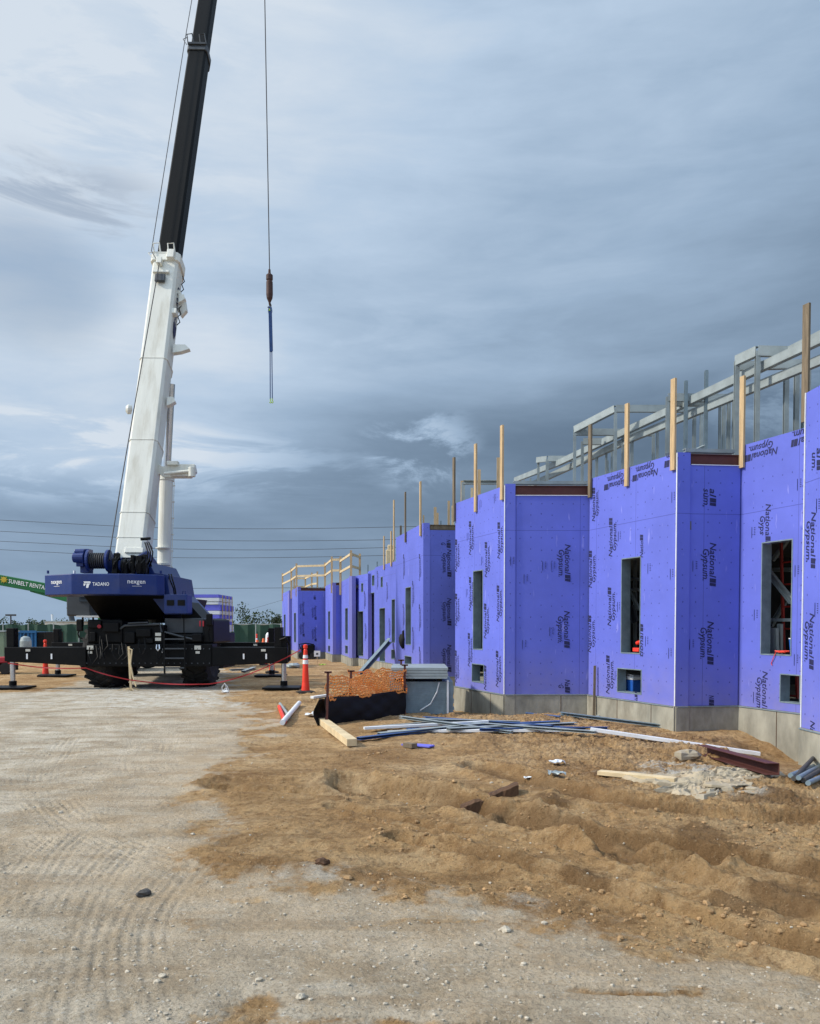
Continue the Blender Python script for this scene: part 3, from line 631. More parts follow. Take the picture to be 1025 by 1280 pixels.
for fc in (FAB, FBC): MB().beam(fc.p(.01, fc.zt+.004, .004), fc.p(fc.L-.01, fc.zt+.004, .004), .02, .012).build('board_edge', 'whiteplain', bld)
# hidden returns, interior floor, roof deck, back wall
front = [FD.b, FD.a, FC.b, FC.a, FBC.b, FBCs.a, FB.a, FAB.b, FABs.a, FA.a, FEd.b, FEs.a, FE.a, FF.b, FF.a, FR.a, FG.a, FHs.b, FHs.a, FH.a, FHI.b, FI.b, FI.a, FIJ.b, FIJ.a, FJ.a, FJK.b, FJK.a, FK.a]
def strip(z0, z1, name, m, off=.2, wid=7.5):
    mb = MB(); nrm = Vector((.94, .34))
    for a, b in zip(front[:-1], front[1:]):
        a0 = a+nrm*off; b0 = b+nrm*off; a1 = a+nrm*wid; b1 = b+nrm*wid
        mb.quadbox([(a0.x,a0.y,z0),(a1.x,a1.y,z0),(b1.x,b1.y,z0),(b0.x,b0.y,z0),(a0.x,a0.y,z1),(a1.x,a1.y,z1),(b1.x,b1.y,z1),(b0.x,b0.y,z1)])
    mb.build(name, m, bld)
strip(.1, .34, 'floor_slab', 'concrete'); strip(3.22, 3.36, 'roof_deck', 'deck', .17)
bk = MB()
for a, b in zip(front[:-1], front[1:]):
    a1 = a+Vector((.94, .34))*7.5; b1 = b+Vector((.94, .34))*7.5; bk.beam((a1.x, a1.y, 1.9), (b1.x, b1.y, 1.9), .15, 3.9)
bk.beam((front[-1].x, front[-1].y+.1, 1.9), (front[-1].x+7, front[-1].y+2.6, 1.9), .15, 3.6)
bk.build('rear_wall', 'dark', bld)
for (p, q) in ((FD.a, FC.b), (FE.a, FF.b)):
    MB().beam((p.x+.09, p.y+.05, (ZB+4.2)/2), (q.x+.09, q.y, (ZB+4.2)/2), .14, 4.2-ZB).build('return_wall', WM[3], bld)
# interior stud partition and braces seen through the openings
def instud(face, n, off, z0=.35, z1=3.2, s=.09):
    sf = MB(); sf.beam(face.p(0, z0+.02, -off), face.p(face.L, z0+.02, -off), .10, .03); sf.beam(face.p(0, z1-.02, -off), face.p(face.L, z1-.02, -off), .10, .03); sf = sf.build('stud_framing', 'galv', bld)
    for i in range(n+1):
        u = face.L*i/n; p = face.p(u, z0+.04, -off); MB().chan(p, (p.x, p.y, z1-.04), .05, s, .006).build('stud', 'galv', sf)
    for z in (1.2, 2.1, 2.9): MB().beam(face.p(0, z, -off), face.p(face.L, z, -off), .03, .05).build('stud_bridging', 'galv', sf)
for fc in (FA, FB, FC, FE): instud(fc, 5, 1.3)
for fc in (FF, FG, FH): instud(fc, 4, 1.0)
def brace(fc, x0, y0, x1, y1, inn, w=.09, m='galv'): MB().chan(fc.inp(x0, y0, inn), fc.inp(x1, y1, inn+.05), .05, w, .006, up=(fc.d.x, fc.d.y, 0)).build('interior_brace', m, bld)
brace(FC, 958, 712, 990, 752, .45, .11); brace(FC, 986, 745, 964, 782, .7, .07); brace(FC, 966, 700, 988, 670, .8, .07); brace(FC, 955, 712, 992, 712, .9, .05)
brace(FC, 957, 672, 957, 822, .35, .10); brace(FC, 963, 775, 992, 775, .5, .05); brace(FC, 966, 785, 967, 822, .3, .2, 'galv'); brace(FC, 975, 780, 975, 822, .4, .08); brace(FC, 980, 846, 980, 880, .3, .09); brace(FC, 975, 874, 1002, 876, .5, .06, 'greypanel')
brace(FB, 785, 697, 786, 820, .4, .06); brace(FB, 786, 738, 799, 762, .5, .06); brace(FB, 780, 724, 802, 724, .6, .03); brace(FB, 780, 737, 802, 737, .6, .03); brace(FB, 778, 768, 793, 768, .45, .03); brace(FB, 794, 700, 794, 820, .9, .06); brace(FB, 788, 758, 794, 778, .4, .18, 'greypanel')
brace(FA, 596, 835, 597, 856, .2, .12)
# steel roof frame
rf = MB(); rf.chan(at(1060, 408, 12.6), at(700, 578, 22.5), .10, .15); fr = rf.build('roof_frame', 'galv', bld)
def fbeam(p0, p1, h=.15, w=.09): 
    m_ = MB(); m_.chan(p1, p0, w, h); m_.build('frame_beam', 'galv', fr)
def fpost(px, py, Y, w=.060, bottom=3.3, mt='galv'):
    p = at(px, py, Y); m_ = MB(); m_.chan((p.x, p.y, bottom), p, w, w, .01, up=(0, 1, 0)); m_.build('frame_post', mt, fr)
fbeam(at(644,600,27.6), at(700,578,22.5)); fbeam(at(662,607,26.5), at(790,548,19.0)); fbeam(at(790,548,19.0), at(1060,436,12.8))
# frame above first bay (far)
fbeam(at(672,575,23.6), at(685,573.5,22.8)); fbeam(at(685,573.5,22.8), at(727,573.5,22.6)); fpost(673,576,23.6); fpost(684,574,22.8,.07)
# frame above second bay
fbeam(at(719,537,19.5), at(769.5,511,18.4)); fbeam(at(769.5,511,18.4), at(878,511,18.3)); fbeam(at(719,540,19.5), at(818,541,19.4)); fbeam(at(729,552,20), at(752,552,19.9))
for x, y, Y in ((718.5,537,19.5),(769.5,511,18.4),(779,541,19.4),(790,549,19),(817,545,19.3),(877,512,18.3),(728,552,20),(746,572,21),(759,576,21)): fpost(x, y, Y)
# frame above third bay
fbeam(at(835,497,16.6), at(912,498,16.5)); fbeam(at(836,503,16.8), at(880,503,16.8)); 
for x, y, Y in ((834.5,496,16.6),(911,499,16.5),(868,517,17.2),(905,505,17),(838,502,16.8)): fpost(x, y, Y)
fpost(857.5,476,16.5,.06,3.3,'galvdark'); fpost(883,463,16.2,.06,3.3,'galvdark')
# frame above fourth bay
fbeam(at(921,451,14.9), at(947,439,14.4),.17); fbeam(at(947,439,14.4), at(987,440,14.3),.17); fbeam(at(922,458,15.1), at(1006,455,14.9)); fbeam(at(987,440,14.3), at(1060,404,12.4),.17)
for x, y, Y in ((921,451,14.9),(947,439,14.4),(983,462,14.6),(996,462,14.8),(1006,458,14.9)): fpost(x, y, Y, .075)
for x, y, Y in ((758,560,20.5),(765,556,20.8),(783,548,19.5),(822,532,18.5),(858,520,17),(900,503,16.6),(917,500,16.4),(1012,452,14.6),(655,600,24),(663,598,24)): fpost(x, y, Y, .045)
fpost(982,465,15.4,.05,3.3,'galvdark')
# upturned low kerb framing over the fascias
for fc, z in ((FBC, 4.55), (FAB, 4.42)): fbeam(fc.p(0, z, -.25), fc.p(fc.L, z, -.25), .06, .12)
fbeam(at(863,566,14.2), at(880,558,15), .05, .05)

# timber uprights nailed on the wall faces
def post(face, px, y0, y1, w=.09, m='timber', off=.03, tilt=0):
    u, _ = face.sz(px, y1); z1 = face.sz(px, y0)[1]; z0 = face.sz(px, y1)[1]
    m_ = MB(); m_.beam(face.p(u, z0, off), face.p(u+tilt, z1, off), .04, w, up=(face.d.x, face.d.y, 0)); m_.build('timber_post', m, bld, bevel=.003)
post(FC, 1013, 382, 528, .12, 'timberold', .1); post(FC, 929, 471, 585, .10); post(FB, 843, 474, 588, .11); post(FB, 785, 505, 608, .10); post(FB, 739, 531, 622, .09, 'timberold')
post(FA, 629, 532, 625, .10); post(FA, 596, 555, 640, .09); post(FA, 569, 572, 652, .09, 'timberold')
post(FE, 527, 602, 670, .10); post(FE, 508, 615, 678, .08, 'timberold'); post(FF, 493.5, 625, 700, .09); post(FF, 490, 664, 708, .09); post(FF, 481, 670, 712, .08)
def rpost(px, y0, Y, w=.07, m='timber'):
    p = at(px, y0, Y); MB().box(p.x-w/2, p.x+w/2, p.y-.02, p.y+.02, 3.3, p.z).build('timber_post', m, bld)
for a in ((599,587,20,.07),(577.5,601,22,.07),(623,572,19,.07),(544,634,25,.08),(547,641,26,.06),(561,626,25,.07),(566,632,24,.07,'timberpale'),(501,657,28,.07,'timberold'),(551,651,26,.05,'galvdark'),(529.5,644,27,.05),(471.5,702,36,.05,'galvdark'),(460,706,37,.05,'galvdark'),(590,610,23,.06,'timberpale')): rpost(*a)
for px, y0, Y in ((566,612,21),(573,606,22)):
    p = at(px, y0, Y)
m_ = MB(); m_.chan(at(579,603,20.5), at(629,603,20.3), .1, .1); m_.chan(at(579,603,20.5), (at(579,603,20.5).x, 20.5, 3.3), .08, .08, .01, up=(0,1,0)); m_.build('frame_beam', 'galv', fr)
# wooden guardrails on the far roofs
def guard(pts, zt, z0, cross=None):
    root = MB(); 
    for a, b in zip(pts[:-1], pts[1:]):
        for dz in (0, -.5): root.beam((a[0], a[1], zt+dz), (b[0], b[1], zt+dz), .045, .10)
    o = root.build('guardrail', 'timberpale', bld)
    for a in pts: MB().box(a[0]-.045, a[0]+.045, a[1]-.03, a[1]+.03, z0, zt+.15).build('guardrail_post', 'timber', o)
def gpt(px, Y): return ((px-W/2)/F*Y, Y)
guard([gpt(353.5,51.5), gpt(364.5,47), gpt(371,43.5), gpt(406.5,42.9), gpt(415,39.2), gpt(426,39.1)], 4.75, 3.2)
guard([gpt(368,50), gpt(382,50), gpt(390,47), gpt(397,46)], 4.5, 3.2)
guard([gpt(425.5,38.8), gpt(439,34.9), gpt(450,36.5)], 4.65, 3.1)
# wrapped bundle standing on the far roof
p = at(487.5, 706, 34); mb = MB(); mb.box(p.x-.17, p.x+.17, p.y, p.y+.5, 3.37, 4.75); mb.box(p.x-.10, p.x+.12, p.y+.05, p.y+.45, 4.752, 4.95)
tag(mb.build('wrapped_bundle', 'timberpale', None, (p.x, p.y, 3.36), bevel=.04), 'pale wrapped bundle standing upright on the far roof between timber posts', 'bundle')

# things inside the openings
def facept(face, px, py, inn):
    u, z = face.sz(px, py); return face.p(u, z, -inn)
c = facept(FB, 788, 866, .36); cr = thing('cool_box', 'blue cool box with white lid seen in the low window opening', 'cool box', (c.x, c.y, .345))
fl = .345; dx = Vector((FB.d.x, FB.d.y, 0)); 
def obox(face, u, inn, hw, hd, z0, z1, mb, tp=1.0):
    c0 = face.p(u, z0, -inn); X_ = Vector((face.d.x, face.d.y, 0)); Y_ = Vector((face.n.x, face.n.y, 0))
    pts = [c0+X_*a*hw+Y_*b*hd for a, b in ((-1,1),(1,1),(1,-1),(-1,-1))]
    return mb.quadbox(pts+[c0+(p-c0)*tp+Vector((0,0,z1-z0)) for p in pts])
_q = FB.inp(790, 862, .42); ub = (_q.x-FB.a.x)*FB.d.x+(_q.y-FB.a.y)*FB.d.y
obox(FB, ub, .42, .27, .18, fl+.10, .68, MB(), 1.06).build('body', 'blueplastic', cr, bevel=.02)
obox(FB, ub, .42, .3, .2, fl, fl+.095, MB()).build('bearer', 'timberold', bld)
obox(FB, ub, .42, .30, .20, .683, .745, MB()).build('lid', 'whiteplain', cr, bevel=.015)
MB().tube([FB.p(ub-.29, .62, -.25), FB.p(ub-.31, .76, -.25), FB.p(ub-.05, .79, -.25), FB.p(ub+.28, .76, -.25)], .012).build('handle', 'whiteplain', cr)
# red power tool on the tall window sill
hz = FB.hole(776.6,800.7,697,817)[2]
uu = FB.sz(791, 812)[0]; tl = thing('power_tool', 'red power tool with a handle resting on the sill of the tall window', 'power tool', FB.p(uu, hz+.035, -.08))
b0 = hz+.034
obox(FB, uu+.02, .09, .09, .05, b0, b0+.07, MB()).build('battery', 'conered', tl, bevel=.012)
MB().cyl(FB.p(uu, b0+.15, -.09), FB.p(uu+.14, b0+.19, -.09), .035, .028).build('motor_housing', 'conered', tl)
MB().tube([FB.p(uu, b0+.05, -.09), FB.p(uu+.03, b0+.16, -.09), FB.p(uu+.07, b0+.23, -.09), FB.p(uu+.13, b0+.25, -.09)], .014).build('handle', 'black', tl)
# bucket, ladder and rag in the big window of the next bay
hC = FC.hole(951.6,990,676,819); u = FC.sz(983, 812)[0]
bk_ = thing('bucket', 'small blue bucket standing on a board inside the largest window', 'bucket', FC.p(u+.06, hC[2]+.034, -.12))
MB().lathe(FC.p(u+.05, hC[2]+.034, -.1), [(.055, 0), (.075, .22)], n=18).build('body', 'blueplastic', bk_, smooth=False)
MB().lathe(FC.p(u+.05, hC[2]+.254, -.1), [(.08, 0), (.08, .015)], n=18).build('rim', 'whiteplain', bk_)
uz = FC.sz(974, 819)[0]; mb = MB(); rr = random.Random(2); pts = [FC.p(uz+rr.uniform(-.12, .12), hC[2]+rr.uniform(.035, .07), rr.uniform(-.1, .03)) for _ in range(14)]
mb.tube(pts, .008); mb.tube([FC.p(uz-.05, hC[2]+.05, .02), FC.p(uz-.09, hC[2]-.03, .02), FC.p(uz-.15, hC[2]-.13, .015), FC.p(uz-.13, hC[2]-.16, .015)], .006)
tag(mb.build('strap', 'conered', None, FC.p(uz, hC[2], 0)), 'tangled red strap hanging over the sill of the largest window', 'strap')
l0 = FC.inp(983, 790, .6); l1 = FC.inp(976, 662, .6); ld = thing('ladder', 'red ladder leaning inside the largest window opening', 'ladder', (l0.x, l0.y, .345)); dxy = Vector((FC.d.x, FC.d.y, 0))*.26
l0.z = .35
for s_ in (0, 1): MB().beam(l0+dxy*s_, l1+dxy*s_, .03, .06).build('rail', 'laddered', ld)
for k in range(8): a_ = l0.lerp(l1, (k+.5)/8); MB().cyl(a_, a_+dxy, .014, n=8).build('rung', 'laddered', ld)

# ================================================================ MOBILE CRANE
CR = Vector((-6.9, 24.5, 0))
cr = thing('mobile_crane', 'big mobile crane with navy counterweight, black outriggers and raised white and black boom', 'mobile crane', CR)
P = lambda name, mb, m, parent=cr, bevel=.012, **k: mb.build(name, m, parent, bevel=bevel, **k)
# counterweight: slab with chamfered ends
YR = 21.3
def plan_prism(pts, z0, z1):   # pts (px, Y)
    poly = [((px-W/2)/F*Y, Y, z0) for px, Y in pts]; return MB().prism(poly, (0, 0, z1-z0))
zc0 = at(0, 743, YR).z; zc1 = at(0, 717, YR).z
cwt = P('counterweight', plan_prism([(57,21.9),(90,YR),(150,YR),(197,21.75),(206,22.0),(208,23.1),(62,23.1)], zc0, zc1), 'navy', bevel=.02)
mb = MB(); right = Vector((1, 0, 0)); UP = Vector((0, 0, 1))
q = at(124, 730, YR-.008); put_text(mb, 'TADANO', at(126,730,YR-.008), right, UP, .125, .42, .008, .0)
lg = at(109, 731, YR-.008); s_ = .085
for poly in ([(-1.1,1),( .9,1),(1.1,.55),(-.9,.55)], [(-1.1,.4),(-.35,.4),(-.75,-.3),(-1.1,-.3)], [(-.2,.4),(.95,.4),(.55,.0),(.3,-.9),(-.35,-.9)]):
    b = len(mb.v); mb.v += [tuple(lg+right*x*s_+UP*y*s_) for x, y in poly]; mb.f.append(tuple(range(b, b+len(poly))))
for (x0, Ya, x1, Yb, px) in ((57,21.9,90,YR,72), (150,YR,197,21.75,171)):
    a = Vector(((x0-W/2)/F*Ya, Ya, 0)); b = Vector(((x1-W/2)/F*Yb, Yb, 0)); dr = (b-a).normalized(); nn = Vector((dr.y, -dr.x, 0)); k = (px-x0)/(x1-x0)
    c_ = a.lerp(b, k)+nn*.008; c_.z = at(0, 728.5, 21.5).z
    put_text(mb, 'nexgen', c_, dr, UP, .165, .44, .006, 0)
    for j in range(9): 
        e = c_-UP*.085+dr*(j*.026-.1); mb.beam(e, e+dr*.016, .002, .012)
mb.build('lettering', 'decal', cwt)
for px in (60, 93, 147, 201): 
    p = at(px, 717, 22.2); MB().cyl(p, p+UP*.08, .03).build('lifting_lug', 'whiteplain' if px in (93, 147) else 'navy', cwt)
# superstructure under and in front of the counterweight
mb = MB(); zt = at(0, 743, 22).z; z1 = at(0, 774, 22.6).z
t4 = [((104-W/2)/F*22.2, 22.2), ((205-W/2)/F*22.2, 22.2), ((205-W/2)/F*22.2, 27), ((104-W/2)/F*22.2, 27)]
b4 = [((126-W/2)/F*22.8, 22.8), ((203-W/2)/F*22.8, 22.8), ((203-W/2)/F*22.8, 27), ((126-W/2)/F*22.8, 27)]
mb.quadbox([(x, y, z1) for x, y in b4]+[(x, y, zt) for x, y in t4]); P('slewing_platform', mb, 'black')
mb = MB().cyl((CR.x, 25.0, 1.75), (CR.x, 25.0, z1+.05), .85, n=28); P('turntable', mb, 'black')
# side plates up to the boom pivot
mb = MB()
for px, w in ((148, .06), (181, .06)):
    x = (px-W/2)/F*22.7
    mb.prism([(x, 21.9, zc1), (x, 22.2, zc1+.55), (x, 22.9, zc1+.72), (x, 23.6, zc1+.5), (x, 25.5, zt+.1), (x, 25.5, zt-.15), (x, 21.9, zc1-.2)], (w, 0, 0))
P('pivot_frame', mb, 'navy')
mb = MB().prism([at(186,702,22.3), at(193,716,22.3), at(208,718,22.3), at(212,742,22.3), at(236,768,22.3), at(206,768,22.3), at(186,742,22.3)], (0, 2.6, 0)); P('side_frame', mb, 'navy')
eq = P('equipment_box', MB().pbox(205,234,743,767,21.95,.5), 'navy')
for px in (208.5, 222): MB().pbox(px, px+9, 750, 757, 21.935, .02).build('vent_grille', 'black', eq)
MB().tube([at(228,743,22.1), at(228.5,739,22.1), at(231.5,739,22.1), at(232,743,22.1)], .012).build('handle', 'navy', eq)
mb = MB().prism([at(234,752,22.6), at(252,772,22.6), at(262,784,22.6), at(228,784,22.6), at(226,767,22.6)], (0, 1.2, 0)); P('engine_hood', mb, 'black')
# winches
def drum(x0, x1, py, Y, r, rf, flm):
    a = at(x0, py, Y); b = at(x1, py, Y); w = P('winch', MB().cyl(a, b, r, n=22), 'black', bevel=0)
    for q in (a, b): MB().cyl(q-right*.03, q+right*.03, rf, n=24).build('flange', flm, w)
    for k in range(9):
        e = a.lerp(b, (k+.5)/9); MB().lathe(e-right*.02, [(r+.004, 0), (r+.02, .01), (r+.02, .025), (r+.004, .035)], axis=right, n=20).build('rope_layer', 'cable', w, smooth=True)
drum(112, 136, 701, 21.95, .19, .29, 'navy'); drum(152, 176, 707, 22.0, .15, .21, 'navy')
mb = MB().cyl(at(92,697,21.9), at(106,697,21.9), .13, .15, 16); mb.cyl(at(94,690,21.9), at(106,690,21.9), .08, n=12); mb.pbox(100,111,686,716,22.0,.3); mb.pbox(95,104,703,708,21.9,.1); P('winch_motor', mb, 'navy')
mb = MB(); rr = random.Random(5)
for k in range(16):
    x = rr.uniform(140, 184); y = rr.uniform(696, 715); s_ = rr.uniform(1.5, 4); mb.pbox(x-s_, x+s_, y-s_*1.3, 716.5, rr.uniform(21.7, 22.3), rr.uniform(.05, .2))
P('hydraulic_valves', mb, 'black', bevel=.01)
mb = MB()
for k in range(7):
    x = 139+k*7+rr.uniform(-2, 2); mb.tube([at(x,716,21.75), at(x+rr.uniform(-3,3),706-rr.random()*5,21.65), at(x+5,700-rr.random()*4,21.8), at(x+8,708,22)], .018, 6)
P('hydraulic_hose', mb, 'black', bevel=0)
# operator cab on the left side
cab = P('operator_cab', MB().box((97-W/2)/F*25, (126-W/2)/F*25, 24.2, 26.2, at(0,770,24.2).z, at(0,728,24.2).z), 'greypanel', bevel=.04)
MB().pbox(95, 127, 769.5, 771.5, 24.05, 2.2).build('cab_floor', 'whiteplain', cab)
MB().pbox(99, 124, 733, 752, 24.17, .05).build('rear_window', 'glass', cab)
for px in (103, 116): MB().pbox(px-.7, px+.7, 771, 782, 24.3, .06).build('cab_support', 'black', cab)
# carrier
mb = MB(); xa = (107-W/2)/F*21.9; xb = (265-W/2)/F*21.9
mb.box(xa, xb, 21.9, 22.5, .60, 1.20); mb.quadbox([(xa+.35+x_, y_, z_) for z_ in (.7, 1.5) for x_, y_ in ((0, 22.5), (2.5, 22.5), (.95, 29.6), (-1.55, 29.6))]); mb.box(xa-.6, xb-1.6, 27.1, 27.7, .62, 1.2)
P('chassis', mb, 'black', bevel=.03)
P('fender', MB().box(xa+.02, xa+.95, 21.95, 24.2, 1.201, 1.83), 'black', bevel=.05)
P('fender', MB().box(xb-.95, xb, 22.1, 24.2, 1.201, 1.45), 'black', bevel=.05); P('fender', MB().box(xb-.28, xb+.02, 22.0, 24.0, 1.2, 1.84), 'black', bevel=.05)
dk = P('deck_box', MB().box((206-W/2)/F*22.3, (255-W/2)/F*22.3, 22.3, 25, 1.47, 1.87), 'greypanel', bevel=.02)
MB().box((230-W/2)/F*22.3-.01, (230-W/2)/F*22.3+.01, 22.285, 22.3, 1.49, 1.86).build('panel_joint', 'black', dk)
mb = MB(); mb.pbox(152,205,781,806,22.0,1.6); P('engine_cover', mb, 'black', bevel=.04)
mb = MB().tube([at(150,786,21.95), at(156,782,21.95), at(200,780,21.95), at(202,790,21.95)], .03); mb.tube([at(206,790,21.95), at(228,796,21.9), at(250,801,21.9)], .025); mb.tube([at(160,779,21.9), at(185,778,21.9)], .02); P('hand_rail', mb, 'greypanel', bevel=0)
lad = P('ladder_steps', MB().pbox(204.5,206,792,842,21.72,.04).pbox(230,231.5,792,838,21.72,.04), 'black', bevel=0)
for y in (798, 810, 822, 834): MB().pbox(206, 230, y, y+1.6, 21.7, .1).build('step', 'greypanel', lad)
mb = MB(); rr = random.Random(77)
for k in range(9):
    x0 = rr.uniform(118, 196); y0 = rr.uniform(806, 822); x1 = x0+rr.uniform(-14, 14)
    mb.tube([at(x0, y0-14, 21.85), at(x0+2, y0, 21.7), at((x0+x1)/2, y0+rr.uniform(4, 10), 21.66), at(x1, y0-2, 21.72), at(x1+1, y0-12, 21.85)], .016, 6)
P('hydraulic_hose', mb, 'black', bevel=0)
for x, y, w, h in ((110,776,16,9),(128,778,20,12),(156,790,12,14),(170,786,18,10),(182,798,9,6),(112,790,7,12),(240,792,12,10)): P('service_box', MB().pbox(x, x+w, y, y+h, 21.84, .1), 'black', bevel=.02)
mb = MB()
for k in range(22): 
    x = 108.5+k*7.3; mb.cyl(at(x, 811, 21.9), at(x, 811, 21.87), .018, n=6); mb.cyl(at(x, 829, 21.9), at(x, 829, 21.87), .018, n=6)
P('bolt_row', mb, 'greypanel', bevel=0)
mb = MB()
for x in (249, 253): mb.pbox(x, x+1.8, 776, 783, 21.98, .05)
mb.cyl(at(124,783,21.83), at(124,783,21.78), .05, n=12); P('tail_lamp', mb, 'redmetal', bevel=.005)
# marking plates on the rear
mb = MB()
for x, y, w, h in ((194,791,7,4),(194,797,7,4),(108.5,807,8,5),(110,814,5,3),(243,807,8,5),(244.5,814,5,3)): mb.pbox(x, x+w, y, y+h, 21.72 if 150 < x < 240 else 21.87, .03)
P('marker_plate', mb, M['cream'], bevel=0)
mb = MB().tube([at(196,806,21.75), at(195.5,811,21.7), at(197.5,813.5,21.7), at(199.5,811,21.7), at(199,806,21.75)], .02); mb.pbox(202,203.5,811,816,21.8,.03); P('tow_shackle', mb, 'chrome', bevel=0)
for a, pts in (('L', [(103,798),(99,797),(97.5,792)]), ('R', [(262,800),(261,796),(260,790)])):
    mirror = P('mirror', MB().pbox(pts[2][0]-2.5, pts[2][0]+5, 774 if a == 'L' else 767, 789 if a == 'L' else 782, 21.9, .12), 'black', bevel=.03)
    MB().tube([at(x, y, 22.0) for x, y in pts]+[at(pts[2][0]+2, 785, 22.0)], .02).build('bracket', 'black', mirror)
# wheels with lugs
def wheel(cx, cy, yaw, r=.90, w=.78):
    ax = Vector((math.cos(yaw), math.sin(yaw), 0)); c_ = Vector((cx, cy, r-.02))
    t = MB().lathe(c_-ax*w/2, [(r*.55, .04), (r*.72, 0), (r*.93, .05), (r, .16), (r, w-.16), (r*.93, w-.05), (r*.72, w), (r*.55, w-.04)], axis=ax, n=44)
    fw = ax.cross(UP)
    for k in range(22):
        for sd in (-1, 1):
            t0 = 2*math.pi*(k+(.5 if sd > 0 else 0))/22; t1 = t0+.2
            d0 = fw*math.cos(t0)+UP*math.sin(t0); d1 = fw*math.cos(t1)+UP*math.sin(t1)
            t.beam(c_+d0*(r+.012)+ax*sd*.02, c_+d1*(r+.0)+ax*sd*(w/2-.04), .085, .06, up=d0)
    wl = P('wheel', t, 'rubber', bevel=0, smooth=False)
    MB().lathe(c_-ax*(w/2-.1), [(.12, -.02), (.5, .0), (.5, w-.2), (.12, w-.18)], axis=ax, n=28).build('rim', 'black', wl)
wheel((136-W/2)/F*22.75, 22.9, math.radians(-12), .92, .74); wheel((245-W/2)/F*22.8, 23.3, 0); wheel(-9.7, 28.6, .21); wheel(-7.0, 28.6, .21)
# outriggers
def outrigger(x0, x1, Y, zt_, zb_in, zb_out, padpx, pady, hs_top, hw=.13):
    # x0 inner px, x1 outer px
    a = (x0-W/2)/F*Y; b = (x1-W/2)/F*Y
    beam = MB().prism([(a, Y, zb_in), (b, Y, zb_out), (b, Y, zt_), (a, Y, zt_)], (0, .42, 0)); o = P('outrigger', beam, 'black', bevel=.015)
    sg = -1 if x1 < x0 else 1; xj = b-sg*.12
    cpt = gp(padpx, pady); 
    MB().box(xj-hw*.8, xj+hw*.8, Y+.08, Y+.34, zb_out-.02, hs_top).build('jack_housing', 'black', o, bevel=.02)
    MB().cyl((xj, Y+.2, .16), (xj, Y+.2, zb_out), .065, n=18).build('jack_cylinder', 'chrome', o)
    MB().cyl((xj, Y+.2, .09), (xj, Y+.2, .22), .095, n=18).build('jack_foot', 'black', o, bevel=.01)
    mb = MB().box(xj-.02*0-.5, xj+.45, Y-.25, Y+.6, .02, .075); mb.build('outrigger_pad', 'black', o, bevel=.01)
    for k in (.42, .72):
        xx = a+(b-a)*k; MB().box(xx-.02, xx+.02, Y-.008, Y+.001, zb_in+.18, zb_in+.32).build('marking', 'decal', o)
    xx = b-sg*.62; MB().box(xx-.06, xx+.06, Y-.008, Y+.001, zt_-.11, zt_-.05).build('marker_plate', 'cream', o)
outrigger(107, 5, 21.85, at(0,809,21.85).z, .62, .74, 12, 862, at(0,785,21.85).z); outrigger(265, 359, 21.85, at(0,809,21.85).z, .62, .70, 350, 860, at(0,797,21.85).z)
outrigger(125, 64, 27.3, at(0,803,27.3).z, .62, .78, 68, 848, at(0,786,27.3).z, .12); outrigger(262, 343, 27.3, at(0,803,27.3).z, .62, .72, 337, 845, at(0,785,27.3).z, .12)
mb = MB(); mb.pbox(343,352,784,809,21.9,.35); mb.cyl(at(358,795,22.2), at(358,826,22.2), .12, n=14); mb.tube([at(350,800,21.8), at(357,797,21.75), at(362,806,21.8), at(360,826,21.8)], .035); P('jack_housing', mb, 'black', bevel=.02)
# boom
def bY(py):
    b = (CY-py)/F; r = ray(0, py); b = r.z/r.y
    zz = (22.6*b-1.89)/(1-.36*b); return 22.6+.36*zz
def bp(px, py): return at(px, py, bY(py))
B0 = bp(160, 697); B1 = bp(207, 318); B2 = bp(246, 55); B3 = bp(285, -200); B4 = bp(318, -430)
def frame(a, b): 
    d = (b-a).normalized(); r = (Vector((1, 0, 0))-d*d.x).normalized(); n = r.cross(d)   # n points away/up
    if n.y < 0: n = -n
    return d, r, n
def boomseg(a, b, w0, w1, h0, h1, ch=.09):
    d, r, n = frame(a, b); mb = MB(); pr = []
    for p, w, h in ((a, w0, h0), (b, w1, h1)):
        pr.append([p+r*x*w+n*y*h for x, y in ((-.5+ch, 0), (.5-ch, 0), (.5, ch), (.5, .62), (.36, .9), (.14, 1), (-.14, 1), (-.36, .9), (-.5, .62), (-.5, ch))])
    k = 10; mb.v = [tuple(q) for q in pr[0]+pr[1]]
    for i in range(k): j = (i+1) % k; mb.f.append((i, j, k+j, k+i))
    mb.f.append(tuple(reversed(range(k)))); mb.f.append(tuple(range(k, 2*k))); return mb
bb = P('boom_base', boomseg(B0, B1, .80, .78, 1.05, .95), 'white', bevel=.01)
d1, r1, n1 = frame(B0, B1); L1 = (B1-B0).length
for t in (.06, .135, .36, .63):    # welded bands
    a = B0.lerp(B1, t); boomseg(a-n1*.012-d1*.012, a-n1*.012+d1*.012, .83, .83, 1.06, 1.06).build('stiffener', 'white', bb)
boomseg(B1-d1*.25-n1*.05, B1+d1*.05-n1*.05, .90, .90, 1.05, 1.05).build('boom_collar', 'white', bb, bevel=.02)
def brk(t, x, y, sx, sy, sz, mt='white'):
    c_ = B0.lerp(B1, t)+r1*x+n1*y; m_ = MB().beam(c_-d1*sz/2, c_+d1*sz/2, sx, sy, up=n1); m_.build('bracket', mt, bb, bevel=.015)
brk(.965, -.12, -.10, .16, .16, .22); brk(.93, -.05, -.06, .5, .08, .08); brk(.905, -.05, -.08, .3, .1, .25, 'greypanel'); brk(.99, .2, -.1, .22, .16, .3); brk(.80, .38, .15, .25, .2, .18); brk(.02, .15, -.02, .5, .06, .15)
